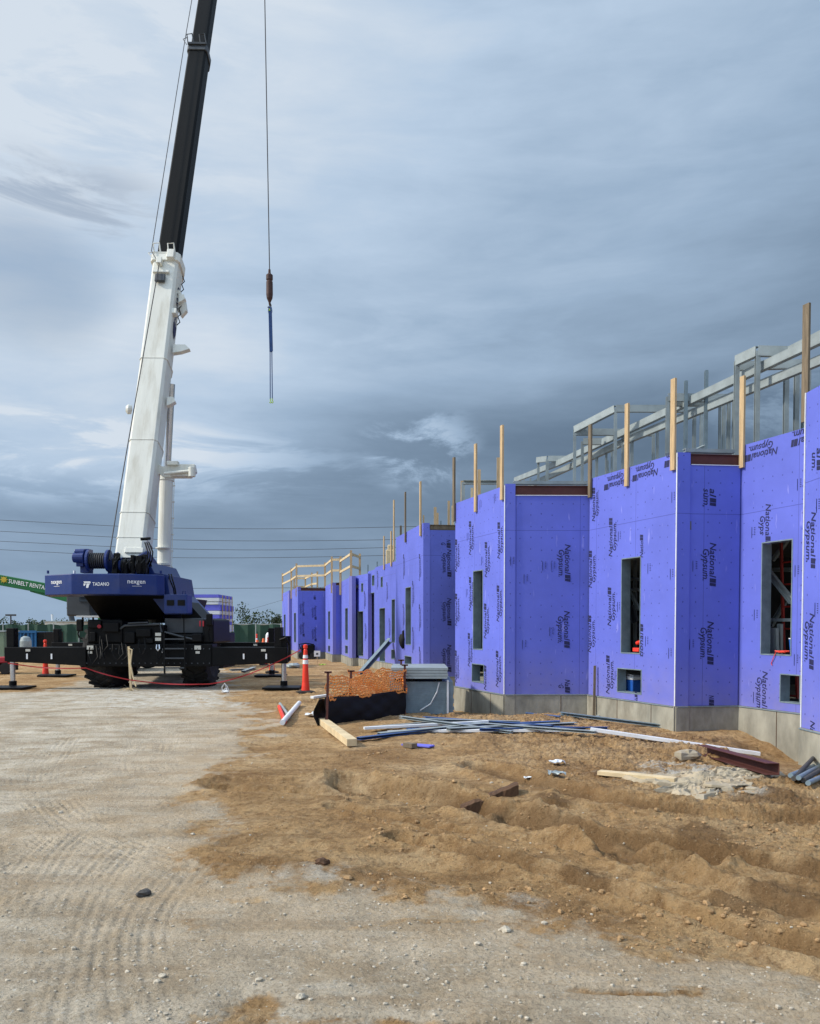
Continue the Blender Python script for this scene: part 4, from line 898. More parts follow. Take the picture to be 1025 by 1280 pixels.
for t, ln in ((.70, .5), (.52, .25), (.88, .2)):
    c_ = B0.lerp(B1, t)+r1*.45+n1*.3; m_ = MB().prism([c_, c_+r1*ln*.7, c_+r1*ln-d1*.15, c_+r1*ln*.5-d1*.25, c_-d1*.3], n1*.15); m_.build('cable_guide', 'white', bb, bevel=.01)
# side carrier arm for the jib mount (white, sticks out right)
a = at(186, 578, 24.1); m_ = MB().prism([at(186,572,24), at(203,583,24), at(220,580,24), at(243,580,24), at(245,590,24), at(238,597,24), at(205,597,24), at(196,590,24)], (0, .18, 0)); 
m_.pbox(213,243,590,595,23.85,.14); m_.cyl(at(205,592,23.8), at(244,588,23.8), .045, n=10); m_.cyl(at(240,584,23.8), at(240,596,23.8), .1, n=10); m_.pbox(208,222,576,581,23.9,.2)
m_.build('jib_bracket', 'white', bb, bevel=.02)
m_ = MB().prism([at(214,366,25.9), at(224,362,25.9), at(231,375,25.9), at(233,388,25.9), at(226,396,25.9), at(220,384,25.9)], (0, .2, 0)); m_.build('cable_guide', 'white', bb, bevel=.02)
m_ = MB(); cc = at(163,512,23.6); m_.lathe(cc, [(.02, -.05), (.12, -.03), (.14, .06), (.08, .12)], axis=(-1, -.3, .1), n=14); m_.build('work_lamp', 'white', bb)
m_ = MB(); cc = at(143,512,24);
for i in range(6):
    t = .78+i*.03; c_ = B0.lerp(B1, t)+r1*.44+n1*.45; m_.tube([c_, c_+r1*.08+d1*.1, c_+d1*.3], .015, 6)
m_.build('hydraulic_hose', 'black', bb)
m_ = MB(); 
for i in range(3): m_.tube([at(181+i*2.5,678,22.3), at(185+i*3,690,22.2), at(184+i*3,700,22.2), at(181+i*3,708,22.3)], .02, 6)
m_.cyl(at(176,674,22.4), at(188,673,22.4), .04, n=10); m_.build('hydraulic_hose', 'black', bb)
# lettering down the side of the base section
mb = MB(); c_ = B0.lerp(B1, .84)+r1*.402+n1*.38; put_text(mb, 'TADANO', c_+r1*.006, d1, -n1, .3, 1.4, .02)
c_ = B0.lerp(B1, .755)+r1*.409+n1*.38; b = len(mb.v); mb.v += [tuple(c_+d1*x+n1*y) for x, y in ((.2, .15), (.2, -.15), (-.15, -.1), (-.3, .05), (-.05, .15))]; mb.f.append(tuple(range(b, b+5)))
mb.build('lettering', 'ink', bb)
d2, r2, n2 = frame(B1, B2)
b2_ = P('boom_section', boomseg(B1+n2*.08, B2+n2*.08, .64, .62, .80, .78), 'blackboom', bevel=.01)
boomseg(B2-d2*.18+n2*.04, B2+d2*.06+n2*.04, .70, .70, .88, .88).build('boom_collar', 'greypanel', b2_, bevel=.02)
m_ = MB(); c_ = B2+n2*.03; 
for s_ in (-.3, .12): m_.tube([c_+r2*s_, c_+r2*(s_-.05)+d2*.32-n2*.12, c_+r2*(s_+.12)+d2*.36-n2*.12, c_+r2*(s_+.2)+d2*.02], .02, 6)
m_.tube([c_-r2*.35, c_-r2*.5+d2*.25, c_-r2*.35+d2*.35], .012, 6); m_.beam(c_-r2*.3+d2*.03-n2*.03, c_+r2*.3+d2*.03-n2*.03, .06, .06); m_.build('rope_guide', 'greypanel', b2_)
m_ = MB(); c_ = B1-n2*.04
for s_ in (-.34, .1): m_.tube([c_+r2*s_, c_+r2*(s_-.03)+d2*.28-n2*.1, c_+r2*(s_+.15)+d2*.3-n2*.1, c_+r2*(s_+.2)], .022, 6)
m_.tube([c_-r2*.36-d1*.2, c_-r2*.52, c_-r2*.34+d2*.05], .012, 6); m_.beam(c_-r2*.38+d2*.02, c_+r2*.32+d2*.02, .05, .05); m_.build('rope_guide', 'white', bb)
d3, r3, n3 = frame(B2, B3); P('boom_section', boomseg(B2+n3*.13, B3+n3*.13, .54, .52, .68, .66), 'blackboom', bevel=.01)
d4, r4, n4 = frame(B3, B4); P('boom_section', boomseg(B3+n4*.17, B4+n4*.17, .44, .42, .55, .52), 'blackboom', bevel=.01)
m_ = MB(); m_.cyl(B4+n4*.3-r4*.15, B4+n4*.3+r4*.35, .32, n=20); m_.beam(B4-d4*.4+n4*.3, B4+d4*.35+n4*.5, .5, .7); P('boom_head', m_, 'white')
# lift cylinder
lc0 = at(204, 740, 25.3); lc1 = at(208, 597, 25.6); lc2 = at(214, 480, 25.2)
lcy = P('lift_cylinder', MB().cyl(lc0, lc1, .20, n=22).cyl(lc1-(lc1-lc0).normalized()*.1, lc1+(lc1-lc0).normalized()*.05, .225, n=22).cyl(lc0+UP*.8, lc0+UP*.86, .22, n=22).cyl(lc0+UP*1.3, lc0+UP*1.33, .21, n=22), 'white', bevel=0)
MB().cyl(lc1, lc2, .115, n=18).build('piston_rod', 'chrome', lcy)
m_ = MB().cyl(lc0+right*.24+UP*.2, lc1+right*.24, .012, n=6)
for k in range(7): q = (lc0+right*.22).lerp(lc1+right*.22, (k+.5)/7); m_.beam(q-right*.05, q+right*.05, .05, .03)
m_.build('hydraulic_line', 'white', lcy)
m_ = MB()
for k in range(2): m_.tube([at(211+k*3,718,22.6), at(213+k*3,726,22.4), at(217+k*2,736,22.4), at(218+k*2,744,22.4)], .02, 6)
P('hydraulic_hose', m_, 'black', bevel=0)
# hoist ropes
m_ = MB(); rp0 = at(137, 692, 21.9)
m_.tube([rp0, at(150,612,22.6), B0.lerp(B1, .95)-r1*.10-n1*.16], .016, 6); m_.tube([B0.lerp(B1,.95)-r1*.10-n1*.16, B1-r2*.40-n2*.12, B2-r2*.38-n2*.10, B3-r3*.31-n3*.05, B4-r4*.25], .013, 6)
m_.tube([at(137,692,21.9), at(137,700,21.8)], .03, 6)
P('boom_rope', m_, 'cable', bevel=0)
YH = 38.0; hk = at(337, 341, YH); topp = Vector((at(324.5, -400, YH).x, YH, B4.z+.2))
mid = [at(331, 0, YH), at(334, 170, YH)]
P('hoist_rope', MB().tube([topp]+mid+[hk], .024, 6), 'cable', bevel=0)
m_ = MB().beam((B4+n4*.3), (topp.x, topp.y, topp.z), .2, .3); P('head_sheave', m_, 'black')
hb = P('hook_weight', MB().lathe(at(337,378,YH)-UP*.0, [(.03, -.15), (.05, 0), (.13, .18), (.15, .35), (.145, .9), (.12, .95), (.15, 1.0), (.15, 1.2), (.06, 1.28), (.05, 1.45)], n=18), 'brownball', bevel=0)
c_ = at(337, 381, YH); MB().tube([c_+UP*.12, c_-UP*.02+right*.06, c_-UP*.12+right*.05, c_-UP*.16, c_-UP*.1-right*.08], .03, 8).build('hook', 'cable', hb)
# sling hanging from the hook
sl = thing('lifting_sling', 'blue web sling with lime green hooks hanging from the crane hook', 'sling', at(338, 385, YH))
c_ = at(337.5, 385, YH); MB().tube([c_+right*.09*math.sin(t)+UP*.16*math.cos(t)-UP*.12 for t in [i*math.pi/8 for i in range(17)]], .022, 8).build('ring', 'chrome', sl)
MB().tube([at(337.5,374,YH)-UP*0+right*.0+UP*-.45, at(336,378,YH)-UP*.35, at(338.5,382,YH)-UP*.2], .05, 8).build('shackle', 'lime', sl)
m_ = MB().beam(at(337.3,383,YH), at(338.7,440,YH), .13, .05, up=(0,1,0)); m_.beam(at(338.8,384,YH-.06), at(340.2,439,YH-.06), .07, .03, up=(0,1,0)); m_.build('web', 'sling', sl, bevel=.005)
m_ = MB().cyl(at(337.6,440,YH), at(337.8,499,YH), .022, n=8).cyl(at(339.8,440,YH), at(340.4,499,YH), .022, n=8); m_.build('leg', 'sling', sl)
for px in (337.9, 340.4):
    c_ = at(px, 501, YH); MB().tube([c_+UP*.12, c_+UP*.02, c_-UP*.06+right*.04, c_-UP*.1, c_-UP*.06-right*.04], .022, 8).build('hook', 'lime', sl)

# stake with yellow strap and tape around the crane
q = gp(163, 864); st_ = thing('wooden_stake', 'weathered wooden stake wrapped with yellow ribbon behind the crane barrier tape', 'stake', (q.x, q.y, 0))
MB().beam((q.x+.02, q.y, -.05), (q.x-.03, q.y, at(161,808,q.y).z), .05, .05, up=(0,1,0)).build('post', 'timberpale', st_)
MB().tube([at(161,811,q.y-.04), at(165,812,q.y-.05), at(163,830,q.y-.05), at(166,845,q.y-.05), at(170,858,q.y-.1)], .02, 6).build('ribbon', 'timberpale', st_)
m_ = MB(); rr = random.Random(9)
for k in range(26):
    a = rr.random()*6.3; l = rr.uniform(.1, .35); m_.tube([(q.x, q.y, .03), (q.x+math.cos(a)*l*.5, q.y+math.sin(a)*l*.4, .08), (q.x+math.cos(a)*l, q.y+math.sin(a)*l*.8, .02)], .006, 4)
m_.build('straw', 'timberpale', st_)
def tape(pts, label):
    m_ = MB(); v = [Vector(p) for p in pts]; out = []
    for i in range(len(v)-1):
        a, b = v[i], v[i+1]
        for k in range(8): t = k/8; out.append(a.lerp(b, t)-UP*.10*math.sin(math.pi*t)*min(1, (b-a).length/4))
    out.append(v[-1]); ww = .014
    for i, p in enumerate(out): m_.v += [tuple(p-UP*ww+Vector((0, .01*math.sin(i), 0))), tuple(p+UP*ww)]
    for i in range(len(out)-1): m_.f.append((2*i, 2*i+2, 2*i+3, 2*i+1))
    o = m_.build('barrier_tape', 'tape', None, v[0], solid=.004); tag(o, label, 'barrier tape', 'red barrier tapes')
tape([at(10,829,21.3), at(107,835,20.8), at(163,850,21.0)], 'red barrier tape from the left outrigger to the wooden stake')
tape([at(163,850,21.0), at(262,855,20.9), at(310,843,20.9), at(376,812,21.0)], 'red barrier tape from the wooden stake to the red delineator post')
tape([at(57,828,27), at(35,826,27), at(2,826,27)], 'short red barrier tape behind the left outrigger')

# ================================================================ delineators, signs, small machines
def delineator(px, py, label, first=None, h=1.02):
    q = gp(px, py); z = 0 if q.y > 20 else gh(q.x, q.y)
    if first: 
        return dup(first, (q.x, q.y, 0), label)
    r = thing('delineator_post', label, 'delineator', (q.x, q.y, 0), 'red delineator posts')
    MB().lathe((q.x, q.y, .07), [(.105, 0), (.085, .2), (.07, .55), (.05, .9), (.045, 1.0), (.02, 1.04)], n=18).build('post', 'conered', r, smooth=False)
    for z0, z1, r0 in ((.66, .76, .071), (.80, .88, .064)): MB().lathe((q.x, q.y, .07), [(r0, z0), (r0-.007, z1)], n=18).build('reflective_band', 'whiteplain', r)
    MB().lathe((q.x, q.y, .07), [(.02, 1.02), (.055, 1.05), (.055, 1.12), (.02, 1.14)], n=12).build('grip', 'conered', r)
    MB().lathe((q.x, q.y, 0), [(.24, .0), (.24, .05), (.12, .08)], n=12).build('base', 'rubber', r)
    return r
d0 = delineator(382, 867, 'nearest red delineator post with two white bands, at the right end of the barrier tape')
delineator(57, 845, 'red delineator post behind the left outrigger beam', d0); delineator(340, 841, 'red delineator post standing behind the right jack', d0)
delineator(321, 818, 'red delineator post far behind the right outrigger by the green fence', d0)
delineator(331, 832, 'leaning red delineator post seen under the right outrigger beam', d0).rotation_euler = (.0, .14, 0)
# black generator and white sign
q = gp(385, 824); gn = thing('generator', 'black wheeled generator by the foot of the far purple wall', 'generator', (q.x, q.y, 0))
gx = q.x; MB().box(gx-.34, gx+.30, q.y, q.y+.6, .18, .72).build('housing', 'black', gn, bevel=.06); MB().tube([(gx-.36, q.y, .5), (gx-.45, q.y, .75), (gx-.1, q.y, .80), (gx+.3, q.y, .74)], .03).build('frame_bar', 'black', gn)
for s_ in (-.3, .26): MB().cyl((gx+s_, q.y-.06, .17), (gx+s_, q.y+.05, .17), .17, n=18).build('wheel', 'rubber', gn)
q = gp(396.5, 829); sg_ = thing('sign', 'small white sign on a thin stake in the dirt by the far wall', 'sign', (q.x, q.y, 0))
MB().box(q.x-.015, q.x+.015, q.y, q.y+.02, 0, .5).build('stake', 'timber', sg_); MB().box(q.x-.14, q.x+.14, q.y-.015, q.y-.003, .3, .56).build('panel', 'whiteplain', sg_); MB().box(q.x-.05, q.x+.05, q.y-.019, q.y-.016, .38, .46).build('printed_mark', 'greypanel', sg_)
# white jug
q = gp(282, 866); jg = thing('plastic_bag', 'clear white plastic bag crumpled on the pale gravel beside the right outrigger', 'plastic bag', (q.x, q.y, 0))
mb = MB(); rr = random.Random(12)
mb.tube([(q.x-.07,q.y,.0),(q.x-.09,q.y,.14),(q.x-.02,q.y,.24),(q.x+.05,q.y,.15),(q.x+.09,q.y,.0)], .008, 5); mb.tube([(q.x-.09,q.y-.05,.02),(q.x,q.y,.12),(q.x+.08,q.y-.06,.03)], .008, 5); mb.tube([(q.x-.02,q.y,.24),(q.x+.02,q.y+.04,.1),(q.x-.05,q.y-.04,.01)], .01, 5)
mb.rock((q.x, q.y, .03), .10, .07, .04, rr); mb.build('film', 'whiteplain', jg)

# bundles of purple boards behind the crane
YS = 33; sk = thing('board_stack', 'tall stack of purple and white sheathing boards strapped behind the crane', 'board stack', ((255-W/2)/F*YS, YS, 0))
rr = random.Random(4)
rows = [(743,747,'purpleboard'),(747.3,751.5,'whiteplain'),(752,755.5,'whiteplain'),(756,763,'purpleboard'),(763.5,768,'whiteplain'),(768.5,773,'purpleboard'),(773.5,776.5,'whiteplain'),(777,781,'purpleboard'),(781.5,790,'whiteplain')]
for y0, y1, mt in rows:
    a = at(222, y1, YS); b = at(274+rr.uniform(-1.5, 1), y0, YS); MB().box(a.x, b.x, YS+rr.uniform(0, .05), YS+2.6, a.z, b.z).build('board_bundle', mt, sk)
MB().box(at(224,0,YS).x, at(272,0,YS).x, YS+.2, YS+2.4, 0, at(0,791,YS).z).build('pallet', 'black', sk)
a = at(275.5, 745, YS); m_ = MB()
for k in range(4): m_.box(a.x, a.x+.02, YS+.3+k*.6, YS+.36+k*.6, at(0,790,YS).z, at(0,744,YS).z)
m_.build('strap', 'yellow', sk)

# green boom lift, boom from the left edge to behind the crane
YL = 31; bl = thing('boom_lift', 'green telescopic boom lift with white lettering behind the crane counterweight', 'boom lift', ((118-W/2)/F*YL, YL, 0))
a0 = at(-60, 713, YL+1); a1 = at(57, 737, YL); a2 = at(60, 742, YL); a3 = at(118, 757, YL)
bo = MB().beam(at(-60,714,YL), at(60,736,YL), .3, .38).build('boom', 'green', bl, bevel=.02)
MB().beam(at(40,735.5,YL), at(122,758.5,YL), .22, .26).build('inner_boom', 'green', bl, bevel=.01)
m_ = MB(); dr = (at(60,736,YL)-at(-60,714,YL)).normalized(); upv = Vector((0, -1, 0)).cross(dr)*-1
upv = dr.cross(Vector((0, 1, 0))); upv = upv if upv.z > 0 else -upv
put_text(m_, 'SUNBELT RENTALS', at(36,730.8,YL-.16), dr, upv, .21, 1.5, .008)
put_text(m_, '607', at(93,749.2,YL-.12), (at(118,757,YL)-at(60,741,YL)), upv, .22, .55, .02)
m_.build('lettering', 'decal', bl)
m_ = MB(); cc = at(5, 724.5, YL-.16); m_.lathe(cc, [(.10, 0), (.10, .01), (.06, .012)], axis=(0,-1,0), n=12)
for k in range(8): t = k*math.pi/4; m_.beam(cc+Vector((math.cos(t), 0, math.sin(t)))*.1, cc+Vector((math.cos(t), 0, math.sin(t)))*.14, .01, .03)
m_.build('sun_emblem', 'yellow', bl)
m_ = MB(); xx = (135-W/2)/F*YL; m_.box(xx-.9, xx+1.1, YL, YL+2.2, .55, 1.15); m_.box(xx-.5, xx+1.0, YL+.3, YL+2, 1.16, 2.1); m_.build('chassis', 'green', bl, bevel=.05)
MB().beam((xx+.3, YL+.3, 2.0), at(118,757,YL), .25, .3).build('riser', 'green', bl)
for s_ in (-.6, .8):
    for t_ in (-.15, 2.05): MB().cyl((xx+s_, YL+t_-.0, .5), (xx+s_, YL+t_+.3, .5), .5, n=22).build('wheel', 'rubber', bl)

# ---------------------------------------------------------------- background left: fence, sheds, container
def g0(px, py): return gp(px, py)
YF = 70
fn = thing('site_fence', 'long dark green windscreen fence enclosing the site behind the crane', 'fence', (-20, YF, 0))
xA = (-120-W/2)/F*YF; xB = (352-W/2)/F*YF; zf = at(0, 786, YF).z+.35
n_ = 90; m_ = MB()
for i in range(n_+1):
    x = xA+(xB-xA)*i/n_; y = YF+.12*math.sin(i*1.9)+.05*math.sin(i*.7)
    m_.v += [(x, y, .03), (x, y, zf+.05*math.sin(i*1.3))]
for i in range(n_): m_.f.append((2*i, 2*i+2, 2*i+3, 2*i+1))
m_.build('windscreen', 'fence', fn, solid=.02)
for i in range(0, 16): x = xA+(xB-xA)*i/15; MB().cyl((x, YF-.25, 0), (x, YF-.25, zf+.1), .05, n=8).build('post', 'galv', fn)
m_ = MB()
def shed(px0, px1, py0, Y, dep, mt, name, label, extra=None, roof=True):
    a = at(px0, py0, Y); b = at(px1, py0, Y); r = thing(name, label, 'building' if 'shed' in name or 'trailer' in name or 'house' in name else name.replace('_', ' '), ((a.x+b.x)/2, Y, 0))
    MB().box(a.x, b.x, Y, Y+dep, 0, a.z).build('wall', mt, r)
    if roof: MB().box(a.x-.1, b.x+.1, Y-.1, Y+dep+.1, a.z+.003, a.z+.12).build('roof', 'galv', r)
    n = max(2, int((b.x-a.x)/1.2)); m_ = MB()
    for i in range(n): x = a.x+(b.x-a.x)*(i+.5)/n; m_.box(x-.03, x+.03, Y-.03, Y-.003, .1, a.z-.1)
    m_.build('cladding_rib', mt, r); return r
r = shed(56, 95, 777.5, 85, 5, 'cream', 'site_trailer', 'cream flat topped site building behind the green fence at left')
MB().cyl(at(66,777,86), at(65,768,86), .12, n=8).build('vent_pipe', 'whiteplain', r)
MB().box(at(44,0,84).x, at(56,0,84).x, 84, 87, 0, at(0,784,84).z).build('annex', 'whiteplain', r)
MB().cyl((at(86.5,0,86).x, 86, 0), at(86.5,759,86), .28, n=10).build('chimney', 'greypanel', r)
r = shed(292, 352, 781, 88, 6, 'cream', 'storage_shed', 'long low cream shed behind the green fence, between stack and building')
# light pole
q = at(13.5, 770, 95); r = thing('light_pole', 'thin grey light pole with a crosswise lamp head at far left', 'light pole', (q.x, q.y, 0))
MB().cyl((q.x, q.y, 0), (q.x, q.y, q.z), .12, .08, 10).build('pole', 'greypanel', r); MB().box(q.x-.55, q.x+.55, q.y-.15, q.y+.15, q.z, q.z+.2).build('lamp_head', 'greypanel', r)
# blue container
a = at(17, 790, 45); b = at(45, 790, 45); r = thing('container', 'blue steel skip container with open dark end behind the left outrigger', 'container', ((a.x+b.x)/2, 45, 0))
MB().box(a.x, b.x, 45, 47.5, .15, a.z).build('body', 'bluemetal', r); m_ = MB()
for i in range(7): x = a.x+(b.x-a.x)*i/6; m_.box(x-.04, x+.04, 44.93, 44.997, .2, a.z+.03)
m_.box(a.x-.05, b.x+.05, 44.9, 44.96, a.z-.05, a.z+.08); m_.build('rib', 'bluemetal', r)
MB().box(b.x+.02, b.x+.42, 45, 47.5, .1, a.z).build('end_door', 'black', r)
# grey round tank
q = g0(21, 826); r = thing('tank', 'grey round topped plastic tank beside the blue container', 'tank', (q.x, 40, 0)); xx = at(20.5, 0, 40).x
MB().lathe((xx, 40, 0), [(.26, 0), (.26, .95), (.2, 1.12), (.06, 1.2)], n=20).build('shell', 'galv', r, smooth=False); MB().cyl((xx, 40, 1.19), (xx, 40, 1.27), .07, n=12).build('lid', 'black', r)
# pale green box at the left edge
a = at(-12, 790, 40); b = at(5, 790, 40); r = thing('storage_box', 'pale green metal box cut by the left edge of the picture', 'storage box', (a.x, 40, 0))
MB().box(a.x, b.x, 40, 41.5, .05, a.z).build('body', M.setdefault('palegreen', mat('pale_green', (.16, .22, .15), .6, 0, .1, 3)), r, bevel=.03); MB().box(a.x, b.x+.03, 39.96, 41.54, a.z+.002, a.z+.07).build('lid', 'galv', r)
# red machine part behind the left jack
r = thing('compressor', 'red and black compressor on wheels behind the left jack', 'compressor', (at(5,0,29).x, 29, 0)); a = at(-14, 822, 29); b = at(17, 842, 29)
MB().prism([(a.x, 29, .35), (b.x, 29, .4), (b.x-.15, 29, .62), (a.x, 29, a.z)], (0, 1, 0)).build('hood', 'redmetal', r, bevel=.04)
MB().box(a.x, b.x-.3, 29.05, 30, .1, .345).build('frame', 'black', r)
for s_ in (.25, .65): MB().cyl((b.x-s_, 28.9, .2), (b.x-s_, 29.05, .2), .2, n=18).build('wheel', 'rubber', r)
# white tank + cones beyond the right outrigger
r = thing('water_tank', 'white upright tank with black cap beyond the right outrigger', 'tank', (at(331,0,40).x, 40, 0)); xx = at(331,0,40).x
MB().lathe((xx, 40, 0), [(.12, 0), (.14, .9), (.12, 1.25), (.05, 1.36)], n=14).build('shell', 'whiteplain', r); MB().cyl((xx, 40, 1.36), (xx, 40, 1.42), .05, n=8).build('cap', 'black', r)
def cone(px, Y, label, first=None):
    x = at(px, 0, Y).x
    if first: return dup(first, (x, Y, 0), label)
    r = thing('traffic_cone', label, 'traffic cone', (x, Y, 0), 'orange traffic cones')
    MB().lathe((x, Y, .04), [(.22, 0), (.05, 1.0)], n=16).build('cone', 'orange', r); MB().lathe((x, Y, .04), [(.149, .45), (.118, .62)], n=16).build('reflective_band', 'whiteplain', r); MB().box(x-.3, x+.3, Y-.3, Y+.3, 0, .045).build('base', 'orange', r); return r
c0 = cone(317, 38, 'orange traffic cone with white band left of the white upright tank'); cone(325, 43, 'farther orange traffic cone right beside the white upright tank', c0)
# metal debris on the ground near the right jack
for (x0, y0, x1, y1, lb) in ((288,839,312,838,'grey metal strip on the dirt left of the right jack'), (304,841,318,836,'short grey channel offcut lying by the right jack')):
    a = gp(x0, y0); b = gp(x1, y1); tag(MB().chan(a+UP*.05, b+UP*.05, .15, .06).build('metal_offcut', 'galv', None, a), lb, 'metal offcut', 'loose metal strips')
q = gp(365, 836); tag(MB().rock((q.x, q.y+.3, .1), .42, .3, .12, random.Random(3), 9, 5).build('tarpaulin', 'galv', None, (q.x, q.y, 0)), 'crumpled grey tarpaulin on the dirt behind the red delineator post', 'tarpaulin')

# ---------------------------------------------------------------- fenced pit: silt fabric and orange net
pA = gp(402, 908); pB = gp(506, 893); pC = pB+Vector((-.1, 1.3, 0)); pD = pA+Vector((.35, 1.3, 0))
pen = thing('pit_barrier', 'low barrier of black silt fabric with torn orange net above, on wooden stakes', 'barrier', (pA.x, pA.y, 0))
def sheet(a, b, z0, z1, mt, name, nx_=60, nz_=10, amp=.035, seed=1, dr_=0):
    a = Vector(a); b = Vector(b); rr = random.Random(seed); m_ = MB(); L_ = (b-a).length; d = (b-a)/L_; nn = Vector((d.y, -d.x, 0)); ph = [rr.uniform(0, 6) for _ in range(4)]
    for j in range(nz_+1):
        for i in range(nx_+1):
            s = i/nx_; t = j/nz_; q = a+d*L_*s
            w_ = amp*(.9*abs(math.sin(s*9-t*5+ph[0]))+.55*abs(math.sin(s*17+t*6+ph[1]))+.6*math.sin(s*5+t*4+ph[2]))*(.3+.7*math.sin(math.pi*s))
            bag = .10*math.sin(math.pi*t)*dr_
            zz = z0+(z1-z0)*t-.03*math.sin(math.pi*s)*t+(.03*math.sin(s*17+ph[3]) if j == 0 else 0)
            q = q+nn*(w_+bag); m_.v.append((q.x, q.y, zz))
    for j in range(nz_):
        for i in range(nx_): k = j*(nx_+1)+i; m_.f.append((k, k+1, k+nx_+2, k+nx_+1))
    return m_.build(name, mt, pen, smooth=True, solid=.006)
def net(a, b, z0, z1, seed=1):
    a = Vector(a); b = Vector(b); L_ = (b-a).length; d = (b-a)/L_; nn = Vector((d.y, -d.x, 0)); m_ = MB(); nx_ = int(L_/.062); nz_ = max(3, int((z1-z0)/.045)); rr = random.Random(seed)
    pts = {}
    for i in range(nx_+1):
        for j in range(nz_+1):
            s = i/nx_; t = j/nz_; q = a+d*L_*(s+.01*math.sin(t*9+s*20))+nn*.05*math.sin(s*13+t*5+seed); sag = .07*math.sin(math.pi*s)*t*(1+.6*math.sin(s*19+seed))
            pts[i, j] = Vector((q.x, q.y, z0+(z1-z0)*t-sag+.012*math.sin(i*2.1+j)))
    for i in range(nx_+1):
        for j in range(nz_+1):
            if rr.random() < .05: continue
            if i < nx_: m_.beam(pts[i, j], pts[i+1, j], .004, .021 if j not in (0, nz_) else .03)
            if j < nz_: m_.beam(pts[i, j], pts[i, j+1], .004, .012, up=(d.x, d.y, 0))
    m_.build('orange_net', 'net', pen)
zA = gh(pA.x, pA.y); zs_ = at(0, 869, pA.y).z; zn = at(0, 838, pB.y).z
sheet(pA+Vector((.04, 0, 0)), pB, -.02, at(0,867,14.6).z, 'silt', 'silt_fabric', amp=.028, dr_=.25); sheet(pD, pA+Vector((-.03, 0, 0)), -.02, .45, 'silt', 'silt_fabric', 24, 8, seed=4, dr_=1); sheet(pB, pC, 0, .45, 'silt', 'silt_fabric', 24, 8, seed=6)
net(pA+Vector((.1, .05, 0)), pB+Vector((0, .03, 0)), .43, zn, 2); net(pD, pC, .25, zn+.03, 5); net(pB, pC, .4, zn, 7)
for q, h, tl_ in ((pA+Vector((.08,0,0)), .90, .03), (pB, .93, 0), (pC, .97, .02), (pD, .85, .05)):
    MB().beam((q.x, q.y, -.1), (q.x+tl_, q.y, h), .04, .04, up=(0,1,0)).build('stake', 'rust', pen)
    MB().box(q.x+tl_-.06, q.x+tl_+.06, q.y-.02, q.y+.02, h-.02, h+.01).build('stake_cap', 'rust', pen)
# stack of galvanised decking
Yg = 15.9
gs = thing('steel_stack', 'stack of grey galvanised steel sheets on bearers against the purple wall', 'steel stack', ((535-W/2)/F*Yg, Yg, 0))
m_ = MB(); a = at(507, 893, Yg); b = at(567, 852, Yg)
nn_ = 15
for k in range(nn_):
    z = a.z+(b.z-a.z)*k/nn_; jit = random.Random(k).uniform(-.015, .015); h_ = (b.z-a.z)/nn_-.0015
    m_.box(a.x+jit-.3, b.x+jit, Yg+abs(jit)*.4, Yg+1.8, z, z+h_)
m_.build('lower_bundle', 'galvdark', gs)
m_ = MB(); a = at(500, 848, Yg); b = at(559, 834, Yg)
for k in range(4):
    z = a.z+(b.z-a.z)*k/4; m_.box(a.x-.2+k*.01, b.x+(k % 2)*.012, Yg-.1, Yg+1.6, z, z+(b.z-a.z)/4-.007)
m_.build('upper_bundle', 'galv', gs)
for px in (512, 546): MB().pbox(px, px+6, 848, 852, Yg+.02, .08).build('bearer', 'black', gs)
MB().pbox(558.5, 561, 850, 896, Yg-.06, .05).build('upright', 'whiteplain', gs)
MB().tube([at(549,853,Yg-.03), at(546,865,Yg-.05), at(538,880,Yg-.05), at(525,888,Yg-.05)], .012, 6).build('strap', 'whiteplain', gs)
# diagonal brace leaning on the far wall
a = gp(452, 836, .05); b = FF.p(FF.sz(491,800)[0], FF.sz(491,800)[1], .1)
tag(MB().chan((at(452,834,29.5).x, 29.5-1.5, .02), b, .14, .16).build('steel_brace', 'galvdark', None, a), 'grey steel channel leaning diagonally against the far purple wall', 'steel channel')
# black cloth hanging out of a far window
c_ = FE.p(FE.sz(505,800)[0], FE.sz(505,800)[1], .02); mb = MB().rock(c_, .13, .12, .25, random.Random(8), 9, 7); mb.rock(c_+UP*.25+right*.12, .12, .1, .14, random.Random(9), 9, 6)
tag(mb.build('cloth', 'silt', None, c_, smooth=True), 'bunched black cloth hanging out of a tall window in the far wall', 'cloth')

# ---------------------------------------------------------------- loose material on the ground
def gpt3(px, py, dz=.02):
    q = gp(px, py); 
    for _ in range(3): q = gp(px, py, gh(q.x, q.y))
    return Vector((q.x, q.y, gh(q.x, q.y)+dz))
def lay(x0, y0, x1, y1, w, h, m, name, label, cat, group=None, lift=0.0, chan=False, tube=False, bev=.003):
    a = gpt3(x0, y0, h/2+.01+lift); b = gpt3(x1, y1, h/2+.01+lift); m_ = MB()
    mid_ = (a+b)/2; zz = max(0, max(gh(a.x+(b.x-a.x)*t, a.y+(b.y-a.y)*t)+h/2 - (a.z+(b.z-a.z)*t) for t in (.2, .35, .5, .65, .8)))
    a.z += zz*.6; b.z += zz*.6
    if tube: m_.cyl(a, b, h/2, n=14)
    elif chan: m_.chan(a, b, w, h, .006)
    else: m_.beam(a, b, w, h)
    return tag(m_.build(name, m, None, a, bevel=0 if (chan or tube) else bev), label, cat, group)
lay(403,906,440,934,.14,.10,'timberpale','timber_beam','pale timber beam lying in front of the black silt fabric','timber')
lay(353,908,374,882,.1,.09,'whiteplain','plastic_pipe','white plastic pipe lying diagonally on the dirt left of the orange net','pipe','short pipes by the barrier',tube=True)
lay(349,886,356,906,.1,.07,'conered','plastic_pipe','faded red pipe under the white pipe left of the orange net','pipe','short pipes by the barrier',tube=True)
